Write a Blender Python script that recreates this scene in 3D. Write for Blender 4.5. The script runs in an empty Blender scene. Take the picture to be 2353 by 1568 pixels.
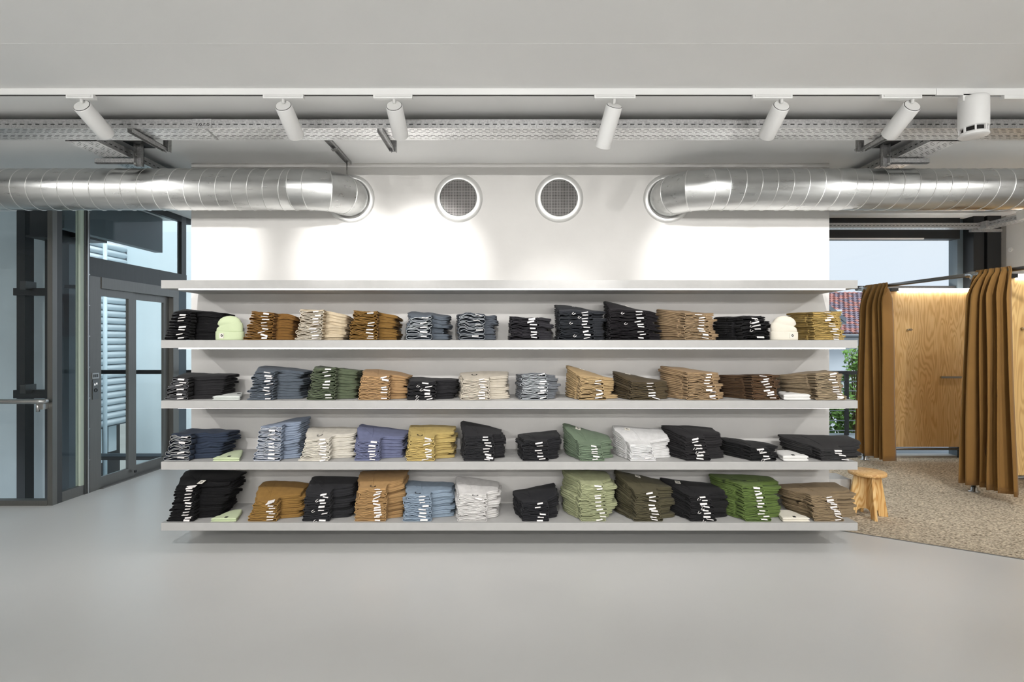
import bpy, bmesh, math, random
import numpy as np
from mathutils import Vector, Matrix

random.seed(7)
rng = np.random.default_rng(7)
S = bpy.context.scene
COL = S.collection
PI = math.pi
F, CX, CY, EYE = 1180.0, 1176.5, 784.0, 1.6      # focal length in px, principal point, eye height

# ---------------------------------------------------------------- camera, sky, lights, exposure
cam_d = bpy.data.cameras.new('camera')
cam_d.sensor_fit = 'HORIZONTAL'
cam_d.sensor_width = 36.0
cam_d.lens = 36.0 * F / 2353.0
cam_d.clip_start = 0.05
cam = bpy.data.objects.new('camera', cam_d)
cam.location = (0, 0, EYE)
cam.rotation_euler = (PI / 2, 0, 0)
COL.objects.link(cam)
S.camera = cam

S.view_settings.view_transform = 'Standard'
S.view_settings.look = 'None'
S.view_settings.gamma = 1.0
S.view_settings.use_curve_mapping = False
S.view_settings.exposure = 0.0

world = bpy.data.worlds.new('overcast_sky')
S.world = world
world.use_nodes = True
wn, wl = world.node_tree.nodes, world.node_tree.links
wn.clear()
w_out = wn.new('ShaderNodeOutputWorld')
w_bg = wn.new('ShaderNodeBackground')
w_tc = wn.new('ShaderNodeTexCoord')
w_no = wn.new('ShaderNodeTexNoise')
w_no.inputs['Scale'].default_value = 2.0
w_no.inputs['Detail'].default_value = 5.0
w_rp = wn.new('ShaderNodeValToRGB')
w_rp.color_ramp.elements[0].position = 0.3
w_rp.color_ramp.elements[0].color = (0.74, 0.85, 0.97, 1)
w_rp.color_ramp.elements[1].position = 0.7
w_rp.color_ramp.elements[1].color = (0.86, 0.93, 1.0, 1)
wl.new(w_tc.outputs['Generated'], w_no.inputs['Vector'])
wl.new(w_no.outputs['Fac'], w_rp.inputs['Fac'])
wl.new(w_rp.outputs['Color'], w_bg.inputs['Color'])
w_bg.inputs['Strength'].default_value = 1.03
wl.new(w_bg.outputs['Background'], w_out.inputs['Surface'])

CEIL = 3.115          # ceiling over the shop
CEIL2 = 3.27          # ceiling beyond the shelf wall


def spot(name, loc, target, power, size_deg, blend, radius=0.04, color=(1, 1, 1), parent=None):
    d = bpy.data.lights.new(name, 'SPOT')
    d.energy = power
    d.spot_size = math.radians(size_deg)
    d.spot_blend = blend
    d.shadow_soft_size = radius
    d.color = color
    o = bpy.data.objects.new(name, d)
    COL.objects.link(o)
    o.location = loc
    o.rotation_euler = (Vector(target) - Vector(loc)).to_track_quat('-Z', 'Y').to_euler()
    if parent is not None:
        o.parent = parent
        o.location = Vector(loc) - parent.location
    return o


# three more rows of track spots behind the camera, which light the shelves and the floor
ROWS = ((1.1, 132, (-4.2, -2.1, 0.0, 2.1, 4.2)), (-2.4, 150, (-3.6, -1.2, 1.2, 3.6)), (-4.1, 170, (-3.0, 0.0, 3.0)))
for ry, rp, rxs in ROWS:
    for rx in rxs:
        spot('shop_spotlight', (rx, ry, 2.98), (rx * 0.9, 4.4, 1.05), rp, 72, 0.75, 0.03, (1.0, 0.985, 0.965))
spot('shop_spotlight', (3.9, 2.9, 2.98), (4.8, 6.1, 0.3), 130, 84, .8, .03, (1.0, .985, .965))
spot('booth_fill', (5.6, 5.95, 3.15), (5.3, 6.9, .9), 26, 95, .8, .04, (1.0, .97, .92))  # unseen fill spot added to brighten the lower plywood panel
spot('booth_fill', (5.7, 4.3, 3.0), (5.6, 5.45, 1.1), 26, 95, .8, .04, (1.0, .97, .92))  # the same added fill for the nearer panel
# unseen fill spots added behind the camera, for bounce off the floor
for ry in (-1.3, -3.6, -5.4):
    for rx in (-5.2, -1.8, 1.8, 5.2):
        spot('bounce_fill', (rx, ry, 3.0), (rx, ry, 0), 250, 112, .6, .06, (1.0, .99, .975))
sd_ = bpy.data.lights.new('outdoor_fill_sun', 'SUN')  # broad sun added to brighten the neighbouring wall; the sky is overcast
sd_.energy = 5.5
sd_.angle = math.radians(50)
sd_.color = (1.0, .99, .97)
so = bpy.data.objects.new('outdoor_fill_sun', sd_)
so.rotation_euler = (math.radians(21), math.radians(10), 0)
COL.objects.link(so)


# ---------------------------------------------------------------- small helpers
def srgb(r, g, b, k=1.0):
    def f(c):
        c = c / 255.0
        return (c / 12.92 if c <= 0.04045 else ((c + 0.055) / 1.055) ** 2.4) * k
    return (f(r), f(g), f(b), 1.0)


def P(px, py, d):
    """the point of the room seen at pixel (px, py) at distance d"""
    return Vector(((px - CX) * d / F, d, EYE - (py - CY) * d / F))


def PX(px, d):
    return (px - CX) * d / F


def PZ(py, d):
    return EYE - (py - CY) * d / F


class MB:
    def __init__(self):
        self.v, self.f, self.m, self.sm = [], [], [], []

    def add(self, vs, fs, m=0, smooth=False):
        b = len(self.v)
        self.v.extend([tuple(p) for p in vs])
        for f in fs:
            self.f.append([b + i for i in f])
            self.m.append(m)
            self.sm.append(smooth)
        return b

    def box(self, x0, x1, y0, y1, z0, z1, m=0, bev=0.0):
        if bev <= 0:
            vs = [(x0, y0, z0), (x1, y0, z0), (x1, y1, z0), (x0, y1, z0), (x0, y0, z1), (x1, y0, z1), (x1, y1, z1), (x0, y1, z1)]
            self.add(vs, [(0, 3, 2, 1), (4, 5, 6, 7), (0, 1, 5, 4), (1, 2, 6, 5), (2, 3, 7, 6), (3, 0, 4, 7)], m)
            return
        bm = bmesh.new()
        bmesh.ops.create_cube(bm, size=1.0)
        for v in bm.verts:
            v.co = Vector(((x0 + x1) / 2 + v.co.x * (x1 - x0), (y0 + y1) / 2 + v.co.y * (y1 - y0), (z0 + z1) / 2 + v.co.z * (z1 - z0)))
        bmesh.ops.bevel(bm, geom=list(bm.edges), offset=bev, segments=2, affect='EDGES', profile=0.7)
        self.add_bm(bm, m)

    def add_bm(self, bm, m=0, smooth=False):
        bm.verts.index_update()
        self.add([v.co[:] for v in bm.verts], [[v.index for v in f.verts] for f in bm.faces], m, smooth)
        bm.free()

    def obox(self, c, ax, ay, az, m=0):
        """box from a centre and three half-axis vectors"""
        c, ax, ay, az = Vector(c), Vector(ax), Vector(ay), Vector(az)
        vs = []
        for k in (-1, 1):
            for (i, j) in ((-1, -1), (1, -1), (1, 1), (-1, 1)):
                vs.append(c + ax * i + ay * j + az * k)
        self.add(vs, [(0, 3, 2, 1), (4, 5, 6, 7), (0, 1, 5, 4), (1, 2, 6, 5), (2, 3, 7, 6), (3, 0, 4, 7)], m)

    def loops(self, loops, m=0, smooth=True, cap0=True, cap1=True, closed=True, mcap=None):
        n = len(loops[0])
        vs = [p for lp in loops for p in lp]
        fs = []
        for k in range(len(loops) - 1):
            for i in range(n if closed else n - 1):
                j = (i + 1) % n
                fs.append((k * n + i, k * n + j, (k + 1) * n + j, (k + 1) * n + i))
        b = self.add(vs, fs, m, smooth)
        mc = m if mcap is None else mcap
        if cap0:
            self.f.append([b + i for i in reversed(range(n))]); self.m.append(mc); self.sm.append(False)
        if cap1:
            self.f.append([b + (len(loops) - 1) * n + i for i in range(n)]); self.m.append(mc); self.sm.append(False)

    def tube(self, pts, r, n=10, m=0, caps=True, closed=False):
        pts = [Vector(p) for p in pts]
        rr = r if hasattr(r, '__len__') else [r] * len(pts)
        lps = []
        up = None
        for i, p in enumerate(pts):
            if closed:
                t = (pts[(i + 1) % len(pts)] - pts[i - 1]).normalized()
            else:
                a = pts[max(i - 1, 0)]
                b = pts[min(i + 1, len(pts) - 1)]
                t = (b - a).normalized()
            if up is None:
                up = t.orthogonal().normalized()
            up = (up - t * up.dot(t))
            if up.length < 1e-6:
                up = t.orthogonal()
            up.normalize()
            s = t.cross(up)
            lps.append([p + (up * math.cos(2 * PI * k / n) + s * math.sin(2 * PI * k / n)) * rr[i] for k in range(n)])
        if closed:
            lps.append(lps[0])
            caps = False
        self.loops(lps, m, True, caps, caps)

    def cyl(self, c, r, p1, n=24, m=0, smooth=True):
        self.tube([c, p1], r, n, m)

    def lathe(self, prof, c=(0, 0, 0), n=28, m=0, sx=1.0, sy=1.0):
        """profile of (radius, z) turned about the vertical through c"""
        lps = [[(c[0] + sx * r * math.cos(2 * PI * k / n), c[1] + sy * r * math.sin(2 * PI * k / n), c[2] + z) for k in range(n)] for r, z in prof]
        self.loops(lps, m)

    def prism(self, poly, y0, y1, m=0):
        """polygon in (x, z) pushed from y0 to y1"""
        n = len(poly)
        vs = [(x, y0, z) for x, z in poly] + [(x, y1, z) for x, z in poly]
        fs = [tuple(range(n)), tuple(reversed(range(n, 2 * n)))]
        fs += [(i, i + n, (i + 1) % n + n, (i + 1) % n) for i in range(n)]
        self.add(vs, fs, m)


def mk(name, mb, mats, parent=None, loc=None):
    """link one mesh object; vertices are given in world coordinates"""
    if not isinstance(mats, (list, tuple)):
        mats = [mats]
    off = Vector((0, 0, 0))
    q = parent
    while q is not None:
        off += q.location
        q = q.parent
    me = bpy.data.meshes.new(name)
    L = Vector(loc) if loc is not None else Vector((0, 0, 0))
    sub = off + L if parent is None else off
    if parent is not None and loc is not None:
        sub = Vector(loc)
    arr = np.array(mb.v, dtype=np.float64).reshape(-1, 3) - np.array(sub[:])
    me.from_pydata(arr.tolist(), [], mb.f)
    for mt in mats:
        me.materials.append(mt)
    me.polygons.foreach_set('material_index', mb.m)
    me.polygons.foreach_set('use_smooth', mb.sm)
    me.update()
    bm = bmesh.new()
    bm.from_mesh(me)
    bmesh.ops.recalc_face_normals(bm, faces=bm.faces)
    bm.to_mesh(me)
    bm.free()
    o = bpy.data.objects.new(name, me)
    COL.objects.link(o)
    if parent is not None:
        o.parent = parent
        if loc is not None:
            o.location = Vector(loc) - off
    elif loc is not None:
        o.location = L
    return o


def tag(o, label, cat=None, group=None, kind=None):
    if label:
        o['label'] = label
    if cat:
        o['category'] = cat
    if group:
        o['group'] = group
    if kind:
        o['kind'] = kind
    return o


def thing(name, loc, label, cat, group=None):
    o = bpy.data.objects.new(name, None)
    o.empty_display_size = 0.1
    COL.objects.link(o)
    o.location = loc
    return tag(o, label, cat, group)


def struct(name, mb, mats, parent=None):
    o = mk(name, mb, mats, parent)
    if parent is None:
        o['kind'] = 'structure'
    return o


def text_mesh(name, body, size, mat, parent, loc, rot=(PI / 2, 0, 0), depth=0.001):
    cu = bpy.data.curves.new(name, 'FONT')
    cu.body = body
    cu.size = size
    cu.extrude = depth
    cu.align_x = 'CENTER'
    cu.align_y = 'CENTER'
    tmp = bpy.data.objects.new(name, cu)
    COL.objects.link(tmp)
    dg = bpy.context.evaluated_depsgraph_get()
    me = bpy.data.meshes.new_from_object(tmp.evaluated_get(dg))
    bpy.data.objects.remove(tmp)
    bpy.data.curves.remove(cu)
    me.name = name
    me.materials.clear()
    me.materials.append(mat)
    o = bpy.data.objects.new(name, me)
    COL.objects.link(o)
    off = Vector((0, 0, 0))
    q = parent
    while q is not None:
        off += q.location
        q = q.parent
    o.parent = parent
    o.location = Vector(loc) - off
    o.rotation_euler = rot
    return o


# ---------------------------------------------------------------- materials
def new_mat(name):
    m = bpy.data.materials.new(name)
    m.use_nodes = True
    nt = m.node_tree
    b = nt.nodes['Principled BSDF']
    return m, nt, b


def mat(name, col, rough=0.6, metal=0.0, var=0.0, vscale=6.0, bump=0.0, bscale=200.0, spec=0.5, sheen=0.0, rvar=0.0, stretch=None):
    m, nt, b = new_mat(name)
    b.inputs['Base Color'].default_value = col
    b.inputs['Roughness'].default_value = rough
    b.inputs['Metallic'].default_value = metal
    b.inputs['Specular IOR Level'].default_value = spec
    if sheen:
        b.inputs['Sheen Weight'].default_value = sheen
    tc = nt.nodes.new('ShaderNodeTexCoord')
    src = tc.outputs['Object']
    if stretch:
        mp = nt.nodes.new('ShaderNodeMapping')
        mp.inputs['Scale'].default_value = stretch
        nt.links.new(src, mp.inputs['Vector'])
        src = mp.outputs['Vector']
    if var or rvar:
        no = nt.nodes.new('ShaderNodeTexNoise')
        no.inputs['Scale'].default_value = vscale
        no.inputs['Detail'].default_value = 6.0
        no.inputs['Roughness'].default_value = 0.6
        nt.links.new(src, no.inputs['Vector'])
    if var:
        mr = nt.nodes.new('ShaderNodeMapRange')
        mr.inputs['From Min'].default_value = 0.3
        mr.inputs['From Max'].default_value = 0.7
        mr.inputs['To Min'].default_value = 1.0 - var
        mr.inputs['To Max'].default_value = 1.0 + var
        nt.links.new(no.outputs['Fac'], mr.inputs['Value'])
        mx = nt.nodes.new('ShaderNodeVectorMath')
        mx.operation = 'SCALE'
        mx.inputs[0].default_value = col[:3]
        nt.links.new(mr.outputs['Result'], mx.inputs['Scale'])
        nt.links.new(mx.outputs['Vector'], b.inputs['Base Color'])
    if rvar:
        r2 = nt.nodes.new('ShaderNodeMapRange')
        r2.inputs['From Min'].default_value = 0.3
        r2.inputs['From Max'].default_value = 0.7
        r2.inputs['To Min'].default_value = max(rough - rvar, 0.02)
        r2.inputs['To Max'].default_value = rough + rvar
        nt.links.new(no.outputs['Fac'], r2.inputs['Value'])
        nt.links.new(r2.outputs['Result'], b.inputs['Roughness'])
    if bump:
        n2 = nt.nodes.new('ShaderNodeTexNoise')
        n2.inputs['Scale'].default_value = bscale
        n2.inputs['Detail'].default_value = 3.0
        nt.links.new(src, n2.inputs['Vector'])
        bp = nt.nodes.new('ShaderNodeBump')
        bp.inputs['Strength'].default_value = bump
        bp.inputs['Distance'].default_value = 0.002
        nt.links.new(n2.outputs['Fac'], bp.inputs['Height'])
        nt.links.new(bp.outputs['Normal'], b.inputs['Normal'])
    return m


def emit(name, col, strength):
    m, nt, b = new_mat(name)
    b.inputs['Base Color'].default_value = (0.8, 0.8, 0.8, 1)
    b.inputs['Emission Color'].default_value = col
    b.inputs['Emission Strength'].default_value = strength
    return m


def glass(name, tint=(0.9, 0.95, 0.96, 1), refl=1.0):
    m = bpy.data.materials.new(name)
    m.use_nodes = True
    nt = m.node_tree
    nt.nodes.clear()
    o = nt.nodes.new('ShaderNodeOutputMaterial')
    t = nt.nodes.new('ShaderNodeBsdfTransparent')
    t.inputs['Color'].default_value = tint
    g = nt.nodes.new('ShaderNodeBsdfGlossy')
    g.inputs['Roughness'].default_value = 0.02
    fr = nt.nodes.new('ShaderNodeFresnel')
    ge = nt.nodes.new('ShaderNodeNewGeometry')
    ior = nt.nodes.new('ShaderNodeMapRange')          # the same reflection from both faces of the sheet
    ior.inputs['To Min'].default_value = 1.45
    ior.inputs['To Max'].default_value = 1 / 1.45
    nt.links.new(ge.outputs['Backfacing'], ior.inputs['Value'])
    nt.links.new(ior.outputs['Result'], fr.inputs['IOR'])
    mu = nt.nodes.new('ShaderNodeMath')
    mu.operation = 'MULTIPLY'
    mu.inputs[1].default_value = refl
    mx = nt.nodes.new('ShaderNodeMixShader')
    nt.links.new(fr.outputs['Fac'], mu.inputs[0])
    nt.links.new(mu.outputs['Value'], mx.inputs['Fac'])
    nt.links.new(t.outputs['BSDF'], mx.inputs[1])
    nt.links.new(g.outputs['BSDF'], mx.inputs[2])
    nt.links.new(mx.outputs['Shader'], o.inputs['Surface'])
    return m


def plywood(name, horizontal=False, light=(230, 197, 142), dark=(210, 170, 112), scale=1.0, seed=0.0):
    m, nt, b = new_mat(name)
    b.inputs['Roughness'].default_value = 0.5
    tc = nt.nodes.new('ShaderNodeTexCoord')
    mp = nt.nodes.new('ShaderNodeMapping')
    mp.inputs['Location'].default_value = (seed, seed * 0.7, seed * 1.3)
    mp.inputs['Scale'].default_value = (2.2 * scale, 2.2 * scale, 0.34 * scale) if not horizontal else (0.7 * scale, 3.0 * scale, 3.0 * scale)
    nt.links.new(tc.outputs['Object'], mp.inputs['Vector'])
    n1 = nt.nodes.new('ShaderNodeTexNoise')
    n1.inputs['Scale'].default_value = 1.6
    n1.inputs['Detail'].default_value = 3.0
    n1.inputs['Roughness'].default_value = 0.5
    n1.inputs['Distortion'].default_value = 0.35
    nt.links.new(mp.outputs['Vector'], n1.inputs['Vector'])
    mu = nt.nodes.new('ShaderNodeMath'); mu.operation = 'MULTIPLY'; mu.inputs[1].default_value = 170.0
    nt.links.new(n1.outputs['Fac'], mu.inputs[0])
    si = nt.nodes.new('ShaderNodeMath'); si.operation = 'SINE'
    nt.links.new(mu.outputs['Value'], si.inputs[0])
    r1 = nt.nodes.new('ShaderNodeValToRGB')
    r1.color_ramp.elements[0].position = 0.0
    r1.color_ramp.elements[0].color = srgb(*light)
    r1.color_ramp.elements[1].position = 0.95
    r1.color_ramp.elements[1].color = srgb(*dark)
    e = r1.color_ramp.elements.new(0.45)
    e.color = srgb(*[0.75 * a + 0.25 * c for a, c in zip(light, dark)])
    mr = nt.nodes.new('ShaderNodeMapRange')
    mr.inputs['From Min'].default_value = -1.0
    nt.links.new(si.outputs['Value'], mr.inputs['Value'])
    nt.links.new(mr.outputs['Result'], r1.inputs['Fac'])
    # broad warm patches from one veneer sheet to the next
    n2 = nt.nodes.new('ShaderNodeTexNoise')
    n2.inputs['Scale'].default_value = 0.9
    n2.inputs['Detail'].default_value = 2.0
    nt.links.new(mp.outputs['Vector'], n2.inputs['Vector'])
    r2 = nt.nodes.new('ShaderNodeValToRGB')
    r2.color_ramp.elements[0].position = 0.35
    r2.color_ramp.elements[0].color = (1, 1, 1, 1)
    r2.color_ramp.elements[1].position = 0.65
    r2.color_ramp.elements[1].color = (0.86, 0.74, 0.56, 1)
    nt.links.new(n2.outputs['Fac'], r2.inputs['Fac'])
    mx = nt.nodes.new('ShaderNodeMix'); mx.data_type = 'RGBA'; mx.blend_type = 'MULTIPLY'
    mx.inputs[0].default_value = 0.8
    nt.links.new(r1.outputs['Color'], mx.inputs[6])
    nt.links.new(r2.outputs['Color'], mx.inputs[7])
    nt.links.new(mx.outputs[2], b.inputs['Base Color'])
    return m


def carpet_mat():
    m, nt, b = new_mat('carpet')
    b.inputs['Roughness'].default_value = 1.0
    b.inputs['Specular IOR Level'].default_value = 0.1
    tc = nt.nodes.new('ShaderNodeTexCoord')
    mp = nt.nodes.new('ShaderNodeMapping')
    mp.inputs['Rotation'].default_value = (0, 0, 0.5)
    mp.inputs['Scale'].default_value = (1.0, 1.9, 1.0)
    nt.links.new(tc.outputs['Object'], mp.inputs['Vector'])
    vo = nt.nodes.new('ShaderNodeTexVoronoi')
    vo.inputs['Scale'].default_value = 62.0
    nt.links.new(mp.outputs['Vector'], vo.inputs['Vector'])
    no = nt.nodes.new('ShaderNodeTexNoise')
    no.inputs['Scale'].default_value = 46.0
    no.inputs['Detail'].default_value = 4.0
    nt.links.new(mp.outputs['Vector'], no.inputs['Vector'])
    ad = nt.nodes.new('ShaderNodeMath'); ad.operation = 'MULTIPLY_ADD'
    ad.inputs[1].default_value = 0.55
    nt.links.new(vo.outputs['Color'], ad.inputs[0])
    nt.links.new(no.outputs['Fac'], ad.inputs[2])
    rp = nt.nodes.new('ShaderNodeValToRGB')
    rp.color_ramp.elements[0].position = 0.45
    rp.color_ramp.elements[0].color = srgb(112, 97, 80)
    rp.color_ramp.elements[1].position = 1.0
    rp.color_ramp.elements[1].color = srgb(226, 212, 188)
    nt.links.new(ad.outputs['Value'], rp.inputs['Fac'])
    nt.links.new(rp.outputs['Color'], b.inputs['Base Color'])
    bp = nt.nodes.new('ShaderNodeBump')
    bp.inputs['Strength'].default_value = 0.9
    bp.inputs['Distance'].default_value = 0.006
    nt.links.new(vo.outputs['Distance'], bp.inputs['Height'])
    nt.links.new(bp.outputs['Normal'], b.inputs['Normal'])
    return m


def galv_mat(name, base=0.55, rough=0.42):
    m, nt, b = new_mat(name)
    b.inputs['Metallic'].default_value = 0.85
    tc = nt.nodes.new('ShaderNodeTexCoord')
    vo = nt.nodes.new('ShaderNodeTexVoronoi')
    vo.inputs['Scale'].default_value = 110.0
    nt.links.new(tc.outputs['Object'], vo.inputs['Vector'])
    mr = nt.nodes.new('ShaderNodeMapRange')
    mr.inputs['To Min'].default_value = base * 0.78
    mr.inputs['To Max'].default_value = base * 1.2
    nt.links.new(vo.outputs['Color'], mr.inputs['Value'])
    nt.links.new(mr.outputs['Result'], b.inputs['Base Color'])
    b.inputs['Roughness'].default_value = rough
    return m


M_WALL = mat('white_plaster', srgb(206, 204, 201), 0.75, var=0.03, vscale=3.0, bump=0.06, bscale=60)
M_CEIL = mat('ceiling_paint', srgb(236, 236, 235), 0.7, var=0.015, vscale=1.0)
M_FLOOR = mat('grey_resin_floor', srgb(205, 205, 203), 0.34, var=0.02, vscale=1.3, rvar=0.05, spec=0.5)
M_SHELF = mat('grey_microcement', srgb(180, 179, 177), 0.65, var=0.035, vscale=14, bump=0.04, bscale=120)
M_WHITE = mat('white_lamp_paint', srgb(232, 232, 231), 0.45)
M_WHITE2 = mat('white_cap_paint', srgb(222, 222, 220), 0.5)
M_DARKGAP = mat('dark_gap', srgb(30, 28, 27), 0.8)
M_LED = emit('led_strip', (1.0, 0.955, 0.95, 1), 5.5)
M_TUBE = emit('led_tube', (1.0, 0.96, 0.9, 1), 26.0)
M_LENS = emit('lamp_lens', (1.0, 0.98, 0.95, 1), 8.0)
M_GALV = galv_mat('galvanised_steel', .42)
M_GALV2 = galv_mat('galvanised_steel_bright', 0.78, 0.34)
M_DUCT = mat('duct_steel', srgb(200, 201, 200), 0.30, 1.0, var=0.05, vscale=5, rvar=0.04, stretch=(1, 5, 5))
M_FLANGE = mat('flange_steel', srgb(220, 220, 218), 0.38, 0.75, var=0.05, vscale=8)
M_MESH = mat('grille_wire', srgb(128, 126, 124), 0.5, 0.6)
M_STEEL = mat('brushed_steel', srgb(128, 127, 124), 0.36, 0.9, var=0.06, vscale=4, stretch=(40, 40, 1))
M_STEEL_D = mat('dark_steel', srgb(92, 93, 93), 0.4, 0.85, var=0.06, vscale=4, stretch=(40, 40, 1))
M_STEEL_L = mat('polished_steel', srgb(190, 190, 188), 0.25, 1.0)
M_BLACK = mat('black_steel', srgb(26, 28, 30), 0.45, var=0.1, vscale=5)
M_BLUEGREY = mat('blue_grey_steel', srgb(92, 104, 112), 0.5, 0.2, var=0.05, vscale=5)
M_CONC = mat('grey_shaft_panel', srgb(200, 210, 213), 0.6, var=0.06, vscale=2.0)
M_CONC2 = mat('dark_shaft_panel', srgb(70, 82, 88), 0.5, var=0.1, vscale=2.5)
M_GLASS = glass('window_glass', (0.985, 0.99, 0.99, 1), refl=.5)
M_GLASS_S = glass('shaft_glass', (0.955, 0.975, 0.978, 1), .45)
M_GEDGE = mat('green_glass_edge', srgb(196, 208, 192), 0.25)
M_RENDER = mat('pale_blue_render', srgb(214, 230, 236), 0.9, var=0.02, vscale=4, bump=0.1, bscale=40)
M_SLAT = mat('pale_blue_louvre', srgb(216, 228, 234), 0.5)
M_PIPE = mat('pale_blue_pipe', srgb(186, 206, 216), 0.5)
M_HOUSE = mat('house_render', srgb(205, 214, 222), 0.9, var=0.03, vscale=2)
M_FASCIA = mat('grey_fascia', srgb(96, 104, 112), 0.6)
M_TILE = mat('clay_tile', srgb(150, 105, 100), 0.6, var=0.28, vscale=5.0)
M_TILE2 = mat('weathered_tile', srgb(112, 104, 118), 0.6, var=0.2, vscale=5.0)
M_LEAF = mat('leaf_green', srgb(98, 142, 66), 0.6, var=0.35, vscale=6)
M_BARK = mat('bark', srgb(80, 70, 55), 0.9, var=0.2, vscale=20)
M_DECK = mat('terrace_decking', srgb(120, 132, 142), 0.7, var=0.12, vscale=30, stretch=(1, 14, 1))
M_GROUND = mat('ground', srgb(105, 112, 110), 0.9, var=0.1, vscale=1)
M_CARPET = carpet_mat()
M_PLY = plywood('plywood_panel', seed=2.3)
M_PLY2 = plywood('plywood_panel_near', light=(232, 198, 136), seed=8.1)
M_PLYS = plywood('plywood_stool', light=(236, 204, 146), dark=(210, 162, 96), scale=1.2, seed=4.0)
M_PLYT = plywood('plywood_stool_top', True, light=(230, 192, 134), dark=(198, 148, 90), scale=1.8, seed=6.0)
M_CURT = mat('brown_curtain', srgb(142, 104, 50), 0.85, var=0.06, vscale=3, bump=0.15, bscale=500, sheen=0.15)
M_TAG = mat('white_card', srgb(238, 234, 232), 0.6)
M_PATCH = mat('woven_patch', srgb(232, 228, 218), 0.8)
M_INK = mat('black_print', srgb(18, 18, 18), 0.7)
M_PLATE = mat('lift_plate', srgb(120, 122, 122), 0.4, 0.8)
M_ARROW = emit('lit_arrow', (1, 1, 1, 1), 1.6)
M_GREYBOX = mat('grey_plastic', srgb(190, 190, 188), 0.5)

# ---------------------------------------------------------------- the room shell
D1, D2 = 3.90, 4.37            # shelf fronts, shelf wall
WL, WR = PX(439.5, D2), PX(1905.5, D2)
YB = 7.04                      # glass line at the back of the floor
XR = 6.58                      # right wall
XL = -8.5
YF = -6.5

mb = MB()       # grey resin floor: leaves out the lift shaft and the carpeted corner
cA, cB = (2.66, 4.39), (XR, 4.39 - (XR - 2.66) * 0.585)
mb.add([(XL, YF, 0), (XR, YF, 0), (XR, cB[1], 0), (cA[0], cA[1], 0), (cA[0], YB, 0), (-4.40, YB, 0), (-4.47, 5.03, 0), (XL, 5.03, 0),
        (XL, YF, -.25), (XR, YF, -.25), (XR, cB[1], -.25), (cA[0], cA[1], -.25), (cA[0], YB, -.25), (-4.40, YB, -.25), (-4.47, 5.03, -.25), (XL, 5.03, -.25)],
       [tuple(range(8)), tuple(reversed(range(8, 16)))] + [(i, i + 8, (i + 1) % 8 + 8, (i + 1) % 8) for i in range(8)])
struct('floor', mb, M_FLOOR)

mb = MB()
mb.add([(cA[0], cA[1], .004), (XR, cB[1], .004), (XR, YB, .004), (cA[0], YB, .004), (cA[0], cA[1], -.2), (XR, cB[1], -.2), (XR, YB, -.2), (cA[0], YB, -.2)],
       [(0, 1, 2, 3), (7, 6, 5, 4), (0, 4, 5, 1), (1, 5, 6, 2), (2, 6, 7, 3), (3, 7, 4, 0)])
o = struct('floor_carpet', mb, M_CARPET)
o['label'] = 'brown flecked loop carpet under the fitting rooms'
mb = MB()
a, b_ = Vector((cA[0], cA[1], 0)), Vector((cB[0], cB[1], 0))
dv = (b_ - a).normalized()
nv = Vector((dv.y, -dv.x, 0))
mb.obox((a + b_) / 2 + Vector((0, 0, .003)) + nv * .004, (b_ - a) / 2, nv * .004, (0, 0, .003))
struct('trim_1', mb, M_STEEL)

mb = MB()
mb.box(XL, XR, YF, 5.25, CEIL, CEIL + .35)
c_near = struct('ceiling', mb, M_CEIL)
mb = MB()
mb.box(XL, XR, 5.25, YB + .1, CEIL2, CEIL2 + .2)
struct('ceiling_rear', mb, M_CEIL)
mb = MB()      # the faint joint across the ceiling
yj = (CEIL - EYE) * F / (CY - 100)
mb.box(XL, XR, yj, yj + .004, CEIL - .0005, CEIL + .001)
struct('trim_2', mb, M_CEIL)

mb = MB()
mb.box(WL, WR, D2, D2 + .42, 0, CEIL)
struct('wall_back', mb, M_WALL)
mb = MB()
mb.box(2.5, PX(1924, 5.0), D2 + .42, 5.02, 0, .31, bev=.01)
struct('trim_3', mb, M_SHELF)
mb = MB()
mb.box(XR, XR + .2, YF, YB + .1, 0, CEIL2 + .2)
struct('wall_right', mb, M_WALL)
mb = MB()
mb.box(XL - .2, XL, YF, 5.03, 0, CEIL + .2)
struct('wall_left', mb, M_WALL)
mb = MB()
mb.box(XL, XR, YF - .2, YF, 0, CEIL + .2)
struct('wall_front', mb, M_WALL)

# right wall: grey panel joint
mb = MB()
mb.box(XR - .004, XR, 6.83, 6.84, 0, CEIL2)
struct('trim_4', mb, M_WALL)

# ---------------------------------------------------------------- window on the right
xw0, xw1 = 2.72, PX(2210, YB)
w1 = bpy.data.objects.new('window_1', None)
COL.objects.link(w1)
w1.location = (4.4, YB, 0)
w1['kind'] = 'structure'
zb0, zb1 = PZ(550, 7.0), PZ(524, 7.0)
mb = MB(); mb.box(xw0 - 6, PX(2200, 7.0), 6.96, 7.10, zb0, zb1 + .2); mk('header_beam', mb, M_BLACK, w1)
mb = MB(); mb.box(2.6, PX(2120, 6.97), 6.945, 6.965, zb0 - .012, zb0 + .006); mk('blind_bar', mb, M_WHITE2, w1)
mb = MB(); mb.box(PX(2197, YB), xw1, YB - .02, YB + .12, 0, CEIL2); mk('jamb', mb, M_BLUEGREY, w1)
mb = MB(); mb.box(2.6, xw1, YB, YB + .06, PZ(664, YB), PZ(657, YB)); mk('transom', mb, M_BLACK, w1)
mb = MB(); mb.box(2.6, xw1 + .3, YB - .01, YB + .12, 0, .03); mk('sill', mb, M_GREYBOX, w1)
mb = MB(); mb.box(2.6, PX(2197, YB), YB + .04, YB + .055, .03, zb0); mk('pane', mb, M_GLASS, w1)
mb = MB()
mb.box(xw1, PX(2240, 7.0), 6.86, 7.12, 0, CEIL2)
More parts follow.
